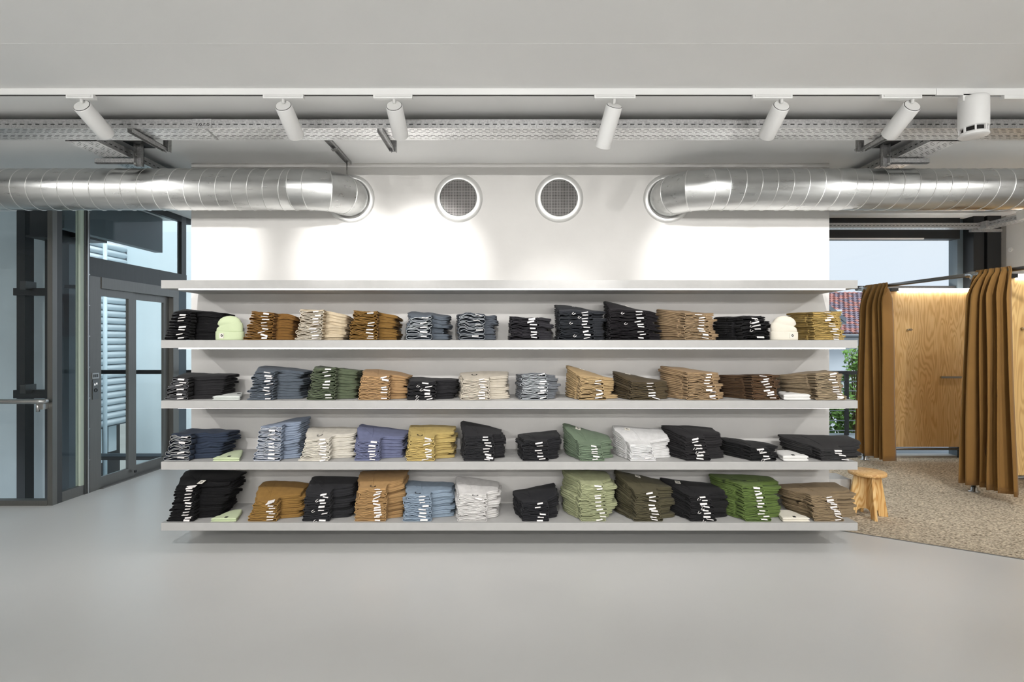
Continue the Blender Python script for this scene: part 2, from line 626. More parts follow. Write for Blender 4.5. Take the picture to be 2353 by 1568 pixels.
mb.box(PX(2244, 7.0), PX(2275, 7.0), 6.84, 7.12, 0, CEIL2)
mb.box(PX(2240, 7.0), PX(2244, 7.0), 6.95, 7.12, 0, CEIL2)
struct('column', mb, M_BLACK)
mb = MB(); mb.box(PX(2275, 7.0), XR, 6.98, YB + .1, 0, CEIL2); struct('wall_corner', mb, M_WALL)

# conduit and small round device on the right wall
t = thing('conduit', (XR - .04, 6.93, 2.2), 'thin grey metal conduit pipe running down in the corner beside the black column', 'pipe')
mb = MB(); mb.tube([(XR - .035, 6.93, .2), (XR - .035, 6.93, 3.05)], .018, 10); mk('pipe', mb, M_GALV, t)
mb = MB(); mb.box(XR - .06, XR, 6.90, 6.96, 2.96, 2.98); mk('pipe_clip', mb, M_GALV, t)
pc = P(2297, 578, 6.9)
t = thing('alarm_button', (XR, 6.77, pc.z), 'small round white plate on the grey wall above the curtain', 'wall plate')
mb = MB(); mb.tube([(XR, 6.77, pc.z), (XR - .012, 6.77, pc.z)], .03, 20); mk('plate', mb, M_WHITE, t)
mb = MB(); mb.tube([(XR - .012, 6.77, pc.z), (XR - .022, 6.77, pc.z)], .016, 16); mk('button', mb, M_WHITE2, t)

# ---------------------------------------------------------------- glazed lift shaft on the left
def bx(y):
    return -4.47 + (y - 5.03) * .035


def bseg(mbx, ya, yb, za, zb, th=.03, out=0.0, m=0):
    """a piece of the glass front that runs back along the lift"""
    xa, xb = bx(ya) + out, bx(yb) + out
    mbx.add([(xa - th, ya, za), (xa, ya, za), (xb, yb, za), (xb - th, yb, za), (xa - th, ya, zb), (xa, ya, zb), (xb, yb, zb), (xb - th, yb, zb)],
            [(0, 3, 2, 1), (4, 5, 6, 7), (0, 1, 5, 4), (1, 2, 6, 5), (2, 3, 7, 6), (3, 0, 4, 7)], m)


def bd(px):
    return 4.45 * F / (CX - px)


lift = bpy.data.objects.new('wall_lift', None)
COL.objects.link(lift)
lift.location = (-4.47, 5.03, 0)
lift['kind'] = 'structure'
lift['label'] = 'steel framed glass lift shaft beside the shelf wall'
TOPZ = CEIL2 - .0
# front-facing glazing
mb = MB(); mb.box(XL, -4.51, 5.02, 5.032, .05, CEIL); mk('glass_front', mb, M_GLASS_S, lift)
mb = MB(); mb.box(XL, -4.515, 4.985, 5.06, 0, .05); mk('base_rail', mb, M_STEEL, lift)
mb = MB(); mb.box(-4.515, -4.465, 4.99, 5.04, 0, CEIL); mk('corner_post', mb, M_STEEL, lift)
mb = MB(); bseg(mb, 5.04, bd(146), 0, CEIL + .1, .06, .004); mk('corner_post', mb, M_STEEL_D, lift)
# the run back along the doors
mb = MB(); bseg(mb, bd(146), bd(187), .10, 2.29, .012, -.02); mk('side_pane', mb, M_GLASS_S, lift)
mb = MB(); bseg(mb, bd(146), bd(187), 2.29, 3.2, .012, -.02); mk('side_pane', mb, M_GLASS_S, lift)
mb = MB(); bseg(mb, bd(146), bd(207), 0, .10, .05); mk('base_rail', mb, M_STEEL, lift)
mb = MB(); bseg(mb, bd(187), bd(195), 0.1, TOPZ, .05, .0); mk('glass_edge', mb, M_GEDGE, lift)
mb = MB(); bseg(mb, bd(195), bd(207), 0, TOPZ, .07, .006); pst = mk('post', mb, M_STEEL_D, lift)
mb = MB(); bseg(mb, bd(200), bd(203), 0, TOPZ, .02, .016); mk('post_cover', mb, M_STEEL_L, lift)
for k in range(9):
    zc = .35 + k * .325
    mb = MB(); mb.obox((bx(bd(204.5)) + .010, bd(204.5), zc), (.005, 0, 0), (0, .005, 0), (0, 0, .006)); mk('bolt', mb, M_STEEL_L, lift)
mb = MB(); bseg(mb, bd(207), bd(232), 0, 2.29, .06, .004); mk('jamb_panel', mb, M_STEEL, lift)
mb = MB(); bseg(mb, bd(207), bd(420), 2.29, 2.49, .06, .006); mk('transom', mb, M_STEEL_D, lift)
mb = MB(); bseg(mb, bd(207), bd(412), 2.49, 3.22, .012, -.02); mk('upper_pane', mb, M_GLASS_S, lift)
mb = MB(); bseg(mb, bd(207), YB, 3.19, TOPZ, .06, .0); mk('head_rail', mb, M_BLACK, lift)
mb = MB(); bseg(mb, bd(410), bd(420), 2.49, TOPZ, .06, .0); mk('post', mb, M_STEEL_D, lift)
mb = MB(); bseg(mb, bd(402), bd(420), 0, 2.29, .06, .0); mk('post', mb, M_BLUEGREY, lift)
mb = MB(); bseg(mb, bd(420), YB, .03, TOPZ, .012, -.02); mk('end_pane', mb, M_GLASS, lift)
# call plate on the jamb panel
yc, zc = bd(219), PZ(893, bd(219))
xc = bx(yc) + .006
mb = MB(); mb.box(xc - .004, xc + .003, yc - .038, yc + .038, zc - .115, zc + .095); cp = mk('call_plate', mb, M_PLATE, lift)
mb = MB(); mb.add([(xc + .0045, yc - .022, zc + .035), (xc + .0045, yc - .004, zc + .035), (xc + .0045, yc - .013, zc + .058)], [(0, 1, 2)]); mb.add([(xc + .0045, yc + .004, zc + .058), (xc + .0045, yc + .022, zc + .058), (xc + .0045, yc + .013, zc + .035)], [(0, 1, 2)])
mk('floor_arrows', mb, M_ARROW, cp)
mb = MB(); mb.tube([(xc + .006, yc + math.cos(a) * .018, zc - .02 + math.sin(a) * .018) for a in np.linspace(0, 2 * PI, 9)[:-1]], .003, 6, closed=True)
mk('call_button', mb, M_BLACK, cp)
mb = MB(); mb.box(xc - .003, xc + .004, yc - .045, yc + .045, zc + .105, zc + .165); sp = mk('notice_plate', mb, M_STEEL_L, lift)
for k in range(3):
    mb = MB(); mb.box(xc + .004, xc + .005, yc - .036 + k * .024, yc - .018 + k * .024, zc + .118, zc + .152); mk('engraved_mark', mb, M_STEEL_D, sp)

# sliding doors
door = bpy.data.objects.new('door_1', None)
COL.objects.link(door)
door.location = (bx(6.1), 6.1, 0)
door['kind'] = 'structure'
door['label'] = 'two-leaf sliding glass lift door in a brushed steel frame'
mb = MB(); bseg(mb, bd(232), bd(402), 2.17, 2.29, .07, .012); mk('door_head', mb, M_STEEL, door)
mb = MB(); bseg(mb, bd(390), bd(402), 0, 2.17, .07, .010); mk('door_jamb', mb, M_STEEL, door)
mb = MB(); bseg(mb, bd(232), bd(402), 0, .012, .09, .03); mk('door_sill', mb, M_STEEL, door)
for (pa, pb, out, wl_, wr_) in ((232, 309, -.02, 2.5, 12), (301, 391, -.045, 17, 13)):
    lf = MB()
    ya, yb = bd(pa), bd(pb)
    y0, y1 = bd(pa + wl_), bd(pb - wr_)
    bseg(lf, ya, y0, .012, 2.17, .03, out)
    bseg(lf, y1, yb, .012, 2.17, .03, out)
    bseg(lf, y0, y1, .012, .12, .03, out)
    bseg(lf, y0, y1, 2.09, 2.17, .03, out)
    fr = mk('door_leaf', lf, M_STEEL, door)
    mb = MB(); bseg(mb, y0, y1, .12, 2.09, .01, out - .01); mk('door_pane', mb, M_GLASS_S, fr)
mb = MB(); mb.obox((bx(bd(306)) + .012, bd(306), .07), (.008, 0, 0), (0, .012, 0), (0, 0, .014)); mk('door_stop', mb, M_BLACK, door)

# handrail in front of the lift glass
hz = PZ(923, 4.92)
t = thing('handrail', (-5.2, 4.92, 0), 'round brushed steel handrail in front of the lift glass', 'handrail')
mb = MB(); mb.tube([(XL + .02, 4.92, hz), (-4.53, 4.92, hz), (-4.50, 4.93, hz), (-4.49, 4.96, hz)], .024, 16); mk('rail', mb, M_STEEL_L, t)
mb = MB(); mb.box(-4.56, -4.50, 4.93, 5.0, hz - .08, hz - .02, bev=.005); mb.tube([(-4.56, 4.94, hz - .10), (-4.56, 4.94, hz - .02)], .016, 10)
mk('bracket', mb, M_STEEL_L, t)

# inside and behind the shaft
shaft = bpy.data.objects.new('wall_shaft', None)
COL.objects.link(shaft)
shaft.location = (-5.8, 6.6, 0)
shaft['kind'] = 'structure'
shaft['label'] = 'grey panels and dark steelwork inside the glass lift shaft'
for (pa, pb, d, z0, z1, mm) in ((-120, 40, 6.62, -1.6, 3.4, M_CONC), (44, 106, 6.60, -1.6, 3.4, M_CONC), (106, 150, 6.66, -1.6, 3.4, M_CONC2)):
    mb = MB(); mb.box(PX(pa, d), PX(pb, d), d, d + .06, z0, z1); mk('wall_panel', mb, mm, shaft)
for (pa, pb, d, mm) in ((38, 57, 6.3, M_BLACK), (103, 121, 6.2, M_BLACK), (146, 159, 6.55, M_CONC2)):
    mb = MB(); mb.box(PX(pa, d), PX(pb, d), d, d + .12, -1.6, 3.3); mk('steel_column', mb, mm, shaft)
for (pa, pb, ya, yb, d) in ((30, 112, 662, 679, 6.25), (30, 112, 897, 916, 6.25), (148, 182, 655, 662, 6.5)):
    mb = MB(); mb.box(PX(pa, d), PX(pb, d), d, d + .1, PZ(yb, d), PZ(ya, d)); mk('guide_beam', mb, M_BLACK, shaft)
for (px, py) in ((58, 655), (58, 892)):
    mb = MB(); mb.box(PX(px - 5, 6.2), PX(px + 8, 6.2), 6.16, 6.3, PZ(py + 12, 6.2), PZ(py - 8, 6.2)); mk('guide_bracket', mb, M_STEEL_D, shaft)
mb = MB(); mb.box(PX(72, 6.1), PX(112, 6.1), 6.08, 6.5, PZ(545, 6.1), 3.25); mb.box(PX(70, 6.1), PX(114, 6.1), 6.04, 6.5, PZ(547, 6.1), PZ(543, 6.1)); mk('machine_box', mb, M_BLACK, shaft)
mb = MB(); mb.box(PX(150, 6.4), PX(188, 6.4), 6.4, 6.8, PZ(545, 6.4), PZ(480, 6.4)); mb.box(PX(150, 6.4), PX(188, 6.4), 6.4, 6.5, PZ(518, 6.4), PZ(508, 6.4)); mk('pulley_box', mb, M_BLACK, shaft)
mb = MB(); mb.box(-4.85, -4.75, 5.45, 6.98, 2.80, 3.26); mk('machine_cover', mb, M_CONC2, shaft)
# glass line at the back with its transoms
mb = MB(); mb.box(PX(146, YB), 2.6, YB, YB + .07, PZ(860, YB), PZ(851, YB)); mk('rear_transom', mb, M_BLACK, shaft)
mb = MB(); mb.box(XL, 2.6, YB, YB + .09, -.035, .02); mk('rear_transom', mb, M_BLACK, shaft)
mb = MB(); mb.box(XL, -4.4, YB - .02, YB + .0, .02, .06); mk('rear_ledge', mb, M_BLUEGREY, shaft)
mb = MB(); mb.box(PX(155, YB), 2.6, YB + .03, YB + .04, -1.6, 3.1); mk('rear_pane', mb, M_GLASS, shaft)
mb = MB(); mb.box(XL, -4.5, 5.1, 9.1, -1.75, -1.6); mk('pit_floor', mb, M_GROUND, shaft)

# ---------------------------------------------------------------- outdoors, left
mb = MB(); mb.box(-6.9, -3.2, 9.2, 9.4, -3.5, 5.5); tag(mk('neighbour_wall', mb, M_RENDER), 'pale blue rendered wall of the neighbouring building behind the lift glass', 'building wall')
lw = thing('louvre_wall', (-6.95, 8.6, .1), 'pale blue wall of rounded horizontal louvres beside the rendered wall', 'louvres')
mb = MB(); mb.box(-9.0, -6.985, 8.05, 8.2, -3.5, 6.0); mk('side_pier', mb, M_RENDER, lw)
mb = MB(); mb.box(-7.2, -7.05, 8.1, 9.4, .1, 3.3); mk('backing', mb, M_BLUEGREY, lw)
sl_me = None
for k in range(27):
    z0 = .14 + k * .117
    if sl_me is None:
        prof = [(-7.06, 0), (-6.94, .004), (-6.905, .02), (-6.89, .05), (-6.90, .085), (-6.93, .108), (-7.06, .117)]
        mb = MB()
        mb.loops([[(x, 8.2, z0 + z) for x, z in prof], [(x, 9.2, z0 + z) for x, z in prof]], 0, True)
        s0 = mk('slat', mb, M_SLAT, lw)
    else:
        s0 = sl_o.copy(); COL.objects.link(s0); s0.parent = lw; s0.location = (0, 0, .117 * k)
    if sl_me is None:
        sl_o, sl_me = s0, s0.data
mb = MB(); mb.tube([(-6.83, 8.62, -3), (-6.83, 8.62, 3.34)], .03, 12); mk('downpipe', mb, M_PIPE, lw)
mb = MB(); mb.box(-7.4, -7.1, 8.2, 9.3, -2.5, .1); mk('shade_block', mb, M_BLACK, lw)  # solid black box; the shade of an interior is put into its colour
mb = MB(); mb.box(-7.09, -7.07, 8.72, 8.86, -.5, .08); mk('pale_pane', mb, M_RENDER, lw)  # pale unlit panels; the brightness of windows is put into their colour
mb = MB(); mb.box(-7.09, -7.07, 9.0, 9.18, -.35, .1); mk('pale_pane', mb, M_RENDER, lw)
mb = MB(); mb.box(-30, 40, 7.2, 60, -3.6, -3.5); struct('ground', mb, M_GROUND)

# ---------------------------------------------------------------- outdoors, right: terrace, railing, shrub, house
mb = MB(); mb.box(2.6, 9.5, YB + .12, 8.95, -.12, -.005); struct('terrace_floor', mb, M_DECK)
ry = 8.74
t = thing('terrace_railing', (5.8, ry, 0), 'black terrace railing with thin horizontal rods outside the window', 'railing')
mb = MB(); mb.box(3.0, 9.4, ry - .03, ry + .03, 1.03, 1.09); mk('top_rail', mb, M_BLACK, t)
for px in (1730, 1945, 2160):
    mb = MB(); x = PX(px, ry); mb.box(x - .03, x + .03, ry - .02, ry + .02, -.005, 1.03); mk('post', mb, M_BLACK, t)
for py in (877, 899, 921, 944, 967, 990):
    z = PZ(py, ry)
    mb = MB(); mb.tube([(3.0, ry, z), (9.4, ry, z)], .009, 8); mk('rod', mb, M_BLUEGREY, t)


def leaves(mbx, n, c, rad, size, seed):
    r = np.random.default_rng(seed)
    for _ in range(n):
        d = r.normal(size=3)
        d /= np.linalg.norm(d)
        p = Vector(c) + Vector((d[0] * rad[0], d[1] * rad[1], d[2] * rad[2])) * (r.random() ** .4)
        a = Vector(r.normal(size=3)).normalized()
        q = a.orthogonal().normalized()
        s = size * (.6 + .7 * r.random())
        w = a.cross(q) * s * .05
        mbx.add([p, p + a * s * .4 + q * s * .28 + w, p + a * s, p + a * s * .4 - q * s * .28 + w], [(0, 1, 2), (0, 2, 3)])


t = thing('shrub', (6.2, 9.35, -.5), 'leafy green shrub growing behind the terrace railing', 'shrub')
mb = MB()
leaves(mb, 2600, (6.2, 9.35, .30), (1.0, .40, .75), .12, 11)
leaves(mb, 190, (6.12, 9.15, 1.27), (.22, .2, .24), .12, 12)
lf = mk('leaves', mb, M_LEAF, t)
lf['kind'] = 'stuff'
for c, rad in (((6.2, 9.35, .30), (1.0, .40, .75)), ((6.12, 9.15, 1.27), (.22, .2, .24))):
    mb = MB()
    for k in range(4):
        dx = (k - 1.5) * .25 * rad[0]
        mb.tube([(c[0] + dx * .3, c[1], -.5), (c[0] + dx * .7, c[1], c[2] - .3), (c[0] + dx * 1.6, c[1] + .05, c[2] + rad[2] * .5)], [.014, .01, .004], 6)
    mk('stem', mb, M_BARK, t)

house = thing('house', (11.5, 16, -3.5), 'pale house with a reddish tiled roof beyond the terrace', 'house')
mb = MB(); mb.box(8.4, 15.5, 15.9, 20, -3.5, 1.85); mk('wall', mb, M_HOUSE, house)
ey, ez, rdy, rdz = 15.5, PZ(768, 15.5), 18.2, PZ(674, 18.2)
mb = MB()
mb.add([(8.2, ey, ez), (15.8, ey, ez), (15.8, rdy, rdz), (8.2, rdy, rdz), (8.2, 21, ez), (15.8, 21, ez), (8.2, ey, ez - .08), (15.8, ey, ez - .08)],
       [(0, 1, 2, 3), (3, 2, 5, 4), (6, 7, 1, 0), (6, 0, 3, 4), (1, 7, 5, 2)])
mk('roof', mb, M_TILE, house)
mb = MB()
sd = Vector((0, rdy - ey, rdz - ez)).normalized()
sn = Vector((0, -sd.z, sd.y))
nrow = 21
for r_ in range(nrow):
    for k in range(46):
        x0 = 8.2 + k * .16 + (.08 if r_ % 2 else 0)
        p = Vector((x0, ey, ez)) + sd * (r_ * (math.hypot(rdy - ey, rdz - ez) / nrow)) + sn * .02
        L = math.hypot(rdy - ey, rdz - ez) / nrow
        w = .15
        vs = []
        for (u, h) in ((0, .0), (.25, .03), (.5, .035), (.75, .02), (1, 0)):
            vs.append(p + Vector((u * w, 0, 0)) + sn * (h + .03))
            vs.append(p + Vector((u * w, 0, 0)) + sn * h + sd * L * 1.05)
            vs.append(p + Vector((u * w, 0, 0)) + sn * (h - .02))
        fs = []
        for u in range(4):
            fs += [(u * 3, u * 3 + 3, u * 3 + 4, u * 3 + 1), (u * 3 + 2, u * 3 + 5, u * 3 + 3, u * 3)]
        mb.add(vs, fs, int(random.random() < .5))
rt = mk('roof_tiles', mb, [M_TILE, M_TILE2], house)
rt['kind'] = 'stuff'
mb = MB(); mb.tube([(8.2, ey - .06, ez - .06), (15.8, ey - .06, ez - .06)], .06, 10); mk('gutter', mb, M_FASCIA, house)
mb = MB(); mb.box(8.0, PX(1930, 15.0), 14.9, 17, PZ(752, 15), PZ(712, 15)); mk('dormer', mb, M_HOUSE, house)
mb = MB()
a, b_ = P(1890, 688, 14.85), P(1944, 731, 14.85)
mb.add([a, b_, b_ + Vector((0, 0, -.14)), a + Vector((0, 0, -.14)), a + Vector((0, 2.5, 0)), b_ + Vector((0, 2.5, 0)), b_ + Vector((0, 2.5, -.14)), a + Vector((0, 2.5, -.14))],
       [(0, 1, 2, 3), (7, 6, 5, 4), (0, 4, 5, 1), (1, 5, 6, 2), (2, 6, 7, 3), (3, 7, 4, 0)])
mk('dormer_fascia', mb, M_FASCIA, house)
mb = MB(); mb.box(PX(1925, 14.9), PX(1943, 14.9), 14.86, 15.2, PZ(746, 14.9), PZ(738, 14.9)); mk('bracket', mb, M_FASCIA, house)

# ---------------------------------------------------------------- ceiling track, lamps, speaker
TY = 3.077
t = thing('lighting_track', (0, TY, CEIL), 'long white lighting track fixed across the ceiling', 'track')
mb = MB()
mb.box(-6.5, PX(2151, TY), TY, TY + .010, CEIL - .036, CEIL)
mb.box(-6.5, PX(2151, TY), TY + .026, TY + .036, CEIL - .036, CEIL)
mb.box(-6.5, PX(2151, TY), TY + .010, TY + .026, CEIL - .012, CEIL)
mk('rail', mb, M_WHITE, t)
mb = MB()
mb.box(PX(2152, TY), 5.5, TY, TY + .010, CEIL - .040, CEIL)
mb.box(PX(2152, TY), 5.5, TY + .026, TY + .036, CEIL - .040, CEIL)
mb.box(PX(2152, TY), 5.5, TY + .010, TY + .026, CEIL - .012, CEIL)
mk('rail', mb, M_WHITE, t)
mb = MB(); mb.box(-6.5, 5.5, TY + .010, TY + .026, CEIL - .0340, CEIL - .030); mk('slot', mb, M_DARKGAP, t)  # dark strip standing for the groove's shade and its copper

LAMPS = (  # adapter left/right px, cap px, cap py, aim, power
    (150, 213, 186, 238, (0.00, .857, -.45), 'first white track spotlight above the left duct, nearest the lift'),
    (603, 696, 650, 239, (0.00, .857, -.50), 'white track spotlight above the bend of the left duct'),
    (857, 947, 905, 239, (0.00, .857, -.50), 'white track spotlight beside the middle tray bracket'),
    (1366, 1461, 1412, 241, (-.16, .62, -.72), 'white track spotlight tilted lowest, left of the right duct bend'),
    (1731, 1822, 1797, 240, (0.00, .857, -.50), 'white track spotlight above the straight of the right duct'),
    (2027, 2120, 2098, 239, (0.00, .857, -.46), 'white track spotlight nearest the round speaker'),
)
for (al, ar, cx, cy, aim, lab) in LAMPS:
    x = PX(cx, 3.09)
    t = thing('track_spotlight', (x, TY + .018, CEIL - .036), lab, 'spotlight', 'white cylinder spotlights on the ceiling track')
    zt = CEIL - .036
    mb = MB(); mb.box(PX(al, TY), PX(ar, TY), TY + .002, TY + .034, zt - .022, zt + .012, bev=.003)
    mk('adapter', mb, M_WHITE, t)
    mb = MB(); mb.box(PX(al, TY) + .012, PX(ar, TY) - .01, TY - .002, TY + .006, zt - .014, zt - .004); mk('adapter_clip', mb, M_WHITE2, t)
    dv = Vector(aim).normalized()
    c0 = Vector((x, TY + .02, CEIL - .096))
    L = .215 if aim[0] == 0 else .25
    c1 = c0 + dv * L
    mb = MB()
    mb.tube([c0, c0 + dv * .004, c0 + dv * .006, c1 - dv * .004, c1], [.048, .0495, .05, .05, .048], 32)
    mk('housing', mb, M_WHITE, t)
    up = Vector((0, 0, 1)) - dv * dv.z
    up.normalize()
    sd_ = dv.cross(up)
    mb = MB(); mb.tube([c0 - dv * .001 + (up * math.cos(a) + sd_ * math.sin(a)) * .0455 for a in np.linspace(0, 2 * PI, 33)[:-1]], .0016, 6, closed=True)
    mk('cap_joint', mb, M_DARKGAP, t)
    mb = MB(); mb.tube([c0 - dv * .004, c0 + dv * .002], .044, 28); mk('back_cap', mb, M_WHITE2, t)
    mb = MB(); mb.tube([Vector((x, TY + .018, zt - .02)), Vector((x, TY + .018, zt - .04)), c0 + up * .02 - dv * .002], [.010, .009, .009], 10); mk('pivot', mb, M_WHITE2, t)
    mb = MB(); mb.tube([c1 - dv * .001, c1 + dv * .0015], .04, 24); mk('lens', mb, M_LENS, t)
    pw = 80 if aim[0] == 0 else 40
    spot('lamp_light', c1 + dv * .03, c1 + dv * 1.0, pw, 57, .85, .03, (1.0, .985, .97), parent=t)
# adapter at the far right of the track
t = thing('track_adapter', (PX(2335, TY), TY + .018, CEIL - .04), 'white track adapter at the right edge, right of the round speaker', 'adapter')
mb = MB(); mb.box(PX(2309, TY), PX(2400, TY), TY + .002, TY + .034, CEIL - .062, CEIL - .03, bev=.003); mk('adapter', mb, M_WHITE, t)

sx = PX(2236, 3.1)
t = thing('track_speaker', (sx, TY + .02, CEIL - .04), 'stout white cylinder speaker with slotted base hanging from the track', 'speaker')
mb = MB(); mb.box(PX(2213, TY), PX(2246, TY), TY + .0, TY + .036, CEIL - .075, CEIL - .03, bev=.003); mk('adapter', mb, M_WHITE, t)
c = (sx, TY + .02, 0)
zt, zb = CEIL - .045, PZ(292, 3.08)
mb = MB(); mb.lathe([(.02, zt), (.066, zt - .001), (.073, zt - .008), (.0745, zt - .03), (.0745, zb + .004), (.072, zb), (.05, zb)], c, 40); mk('housing', mb, M_WHITE, t)
mb = MB(); mb.lathe([(.045, zb + .01), (.055, zb - .005), (.055, zb - .03), (.04, zb - .04)], c, 32); mk('inner_core', mb, M_DARKGAP, t)
for k in range(8):
    an = 2 * PI * (k + .25) / 8
    mb = MB(); ca, sa = math.cos(an), math.sin(an)
    mb.obox((c[0] + ca * .066, c[1] + sa * .066, zb - .018), (ca * .005, sa * .005, 0), (-sa * .004, ca * .004, 0), (0, 0, .02)); mk('rib', mb, M_WHITE, t)
mb = MB(); mb.lathe([(.02, zb - .026), (.066, zb - .028), (.073, zb - .036), (.0745, zb - .046), (.071, zb - .05), (.01, zb - .05)], c, 40); mk('base_disc', mb, M_WHITE, t)

# ---------------------------------------------------------------- cable trays
def slotted(mbx, f, L, W, rows, pitch, slot, sh, stagger=True, m=0):
    """a sheet of length L and width W with rows of slots cut out; f maps (u, v) to a point"""
    n = int(L / pitch)
    v = 0.0
    for r_, vc in enumerate(rows):
        if vc - sh / 2 > v:
            mbx.add([f(0, v), f(L, v), f(L, vc - sh / 2), f(0, vc - sh / 2)], [(0, 1, 2, 3)], m)
        off = pitch * .5 * (r_ % 2) if stagger else 0
        u = 0.0
        for k in range(n):
            u0 = off + k * pitch + (pitch - slot) / 2
            if u0 + slot > L:
                break
            mbx.add([f(u, vc - sh / 2), f(u0, vc - sh / 2), f(u0, vc + sh / 2), f(u, vc + sh / 2)], [(0, 1, 2, 3)], m)
            u = u0 + slot
        mbx.add([f(u, vc - sh / 2), f(L, vc - sh / 2), f(L, vc + sh / 2), f(u, vc + sh / 2)], [(0, 1, 2, 3)], m)
        v = vc + sh / 2
    if v < W:
        mbx.add([f(0, v), f(L, v), f(L, W), f(0, W)], [(0, 1, 2, 3)], m)


def tray(name, o0, du, dv, L, W, H, label, rows, lip=.012):
    """slotted U-shaped tray: o0 near bottom corner, du along it, dv across it"""
    o0, du, dv = Vector(o0), Vector(du).normalized(), Vector(dv).normalized()
    t = thing(name, o0 + du * L / 2 + dv * W / 2, label, 'cable tray')
    up = Vector((0, 0, 1))
    mb = MB(); slotted(mb, lambda u, v: o0 + du * u + dv * v, L, W, rows, .0505, .030, .0056); mk('base_plate', mb, M_GALV2, t)
    nc = int(W / .024)
    for q in range(nc):
        c0 = o0 + dv * (W * (q + .5) / nc) + Vector((0, 0, .024))
        mb = MB(); mb.tube([c0 + du * .02, c0 + du * (L - .02)], .0118, 8); mk('cable', mb, M_BLACK, t)  # unseen black cables added so the slots read dark
    for s in (0, 1):
        b0 = o0 + dv * (W * s)
        mb = MB()
        slotted(mb, lambda u, v: b0 + du * u + up * v, L, H, [H * .45], .0505, .027, .0055)
        q = dv * (lip if s == 0 else -lip)
        mb.add([b0 + up * H, b0 + up * H + du * L, b0 + up * H + du * L + q, b0 + up * H + q], [(0, 1, 2, 3)])
        mk('side_rail', mb, M_GALV, t)
    return t


TZ = 3.009
rows6 = [.024, .040, .058, .104, .124, .146, .168]
t = tray('cable_tray', (-6.4, 3.40, TZ), (1, 0, 0), (0, 1, 0), 12.0, .20, .060, 'long slotted galvanised cable tray running across the ceiling behind the lamps',
         [.022, .044, .066, .120, .142, .168])
# splice plate with the embossed letters
x0, x1 = PX(443, 3.395), PX(486, 3.395)
mb = MB(); mb.box(x0, x1, 3.3955, 3.399, TZ, TZ + .061); pl = mk('splice_plate', mb, M_GALV, t)
text_mesh('embossed_letters', 'r.o.r.o', .036, M_DARKGAP, pl, ((x0 + x1) / 2 + .003, 3.3945, TZ + .026), depth=.0006)
mb = MB(); a = Vector((PX(474, 3.41), 3.41, TZ - .002)); b_ = Vector((PX(500, 3.59), 3.59, TZ - .002))
mb.obox((a + b_) / 2, (b_ - a) / 2, (.006, 0, 0), (0, 0, .0015)); mk('splice_strip', mb, M_GALV, t)
t = tray('cable_tray', (-3.14, 3.61, TZ - .004), (0, 1, 0), (1, 0, 0), 1.35, .22, .060, 'slotted cable tray branching back over the left duct', [.03, .055, .08, .14, .165, .19])
t = tray('cable_tray', (2.94, 3.61, TZ - .004), (0, 1, 0), (1, 0, 0), 1.35, .22, .060, 'slotted cable tray branching back over the right duct', [.03, .055, .08, .14, .165, .19])
t = tray('cable_tray', (2.0, 6.60, 3.058), (1, 0, 0), (0, 1, 0), 4.05, .12, .06, 'slotted cable tray above the window with the sky view', [.03, .06, .09])
t = tray('cable_tray', (6.03, 6.66, 3.055), (.06, -1, 0), (1, .06, 0), 2.2, .20, .06, 'slotted cable tray along the right-hand wall', [.03, .06, .09, .14, .17])
mb = MB(); mb.box(6.02, 6.06, 6.52, 6.64, 3.04, 3.13); mk('corner_joint', mb, M_GALV, t)
mb = MB(); mb.box(5.96, 6.36, 6.66, 6.70, 3.02, 3.055); mk('support_arm', mb, M_GALV, t)
t = thing('junction_box', (6.03, 5.95, 3.08), 'grey junction box on the cable tray by the right wall', 'junction box')
mb = MB(); mb.box(5.93, 6.05, 5.80, 6.04, 3.02, 3.12, bev=.006); mk('box', mb, M_GREYBOX, t)
mb = MB(); mb.box(5.924, 6.0, 5.91, 5.916, 3.018, 3.122); mk('lid_joint', mb, M_GALV, t)

# brackets that carry the long tray: arm under the tray, post up to the ceiling
for (px, xa, lab) in ((386, -.05, 'steel tray bracket nearest the left cable branch'), (905, -.05, 'steel tray bracket beside the third spotlight'), (1974, .10, 'steel tray bracket left of the right cable branch')):
    xp = PX(px, 3.74)
    xn = xp + xa * .2
    t = thing('tray_bracket', (xp, 3.72, CEIL), lab, 'bracket', 'arm brackets under the long tray')
    mb = MB()
    mb.box(xp - .020, xp + .020, 3.73, 3.734, 2.975, CEIL)
    mb.box(xp - .020, xp - .016, 3.715, 3.75, 2.975, CEIL)
    mb.box(xp + .016, xp + .020, 3.715, 3.75, 2.975, CEIL)
    mk('post', mb, M_GALV, t)
    mb = MB()
    for (da, db, za, zb) in ((-.018, -.015, TZ - .034, TZ - .006), (.015, .018, TZ - .034, TZ - .006), (-.018, .018, TZ - .009, TZ - .005)):
        mb.box(xn + da, xn + db, 3.38, 3.73, za, zb)
    mk('arm', mb, M_GALV, t)
    mb = MB(); mb.obox((xp - .026, 3.735, TZ - .018), (.007, 0, 0), (0, .008, 0), (0, 0, .008)); mk('bolt', mb, M_STEEL_L, t)
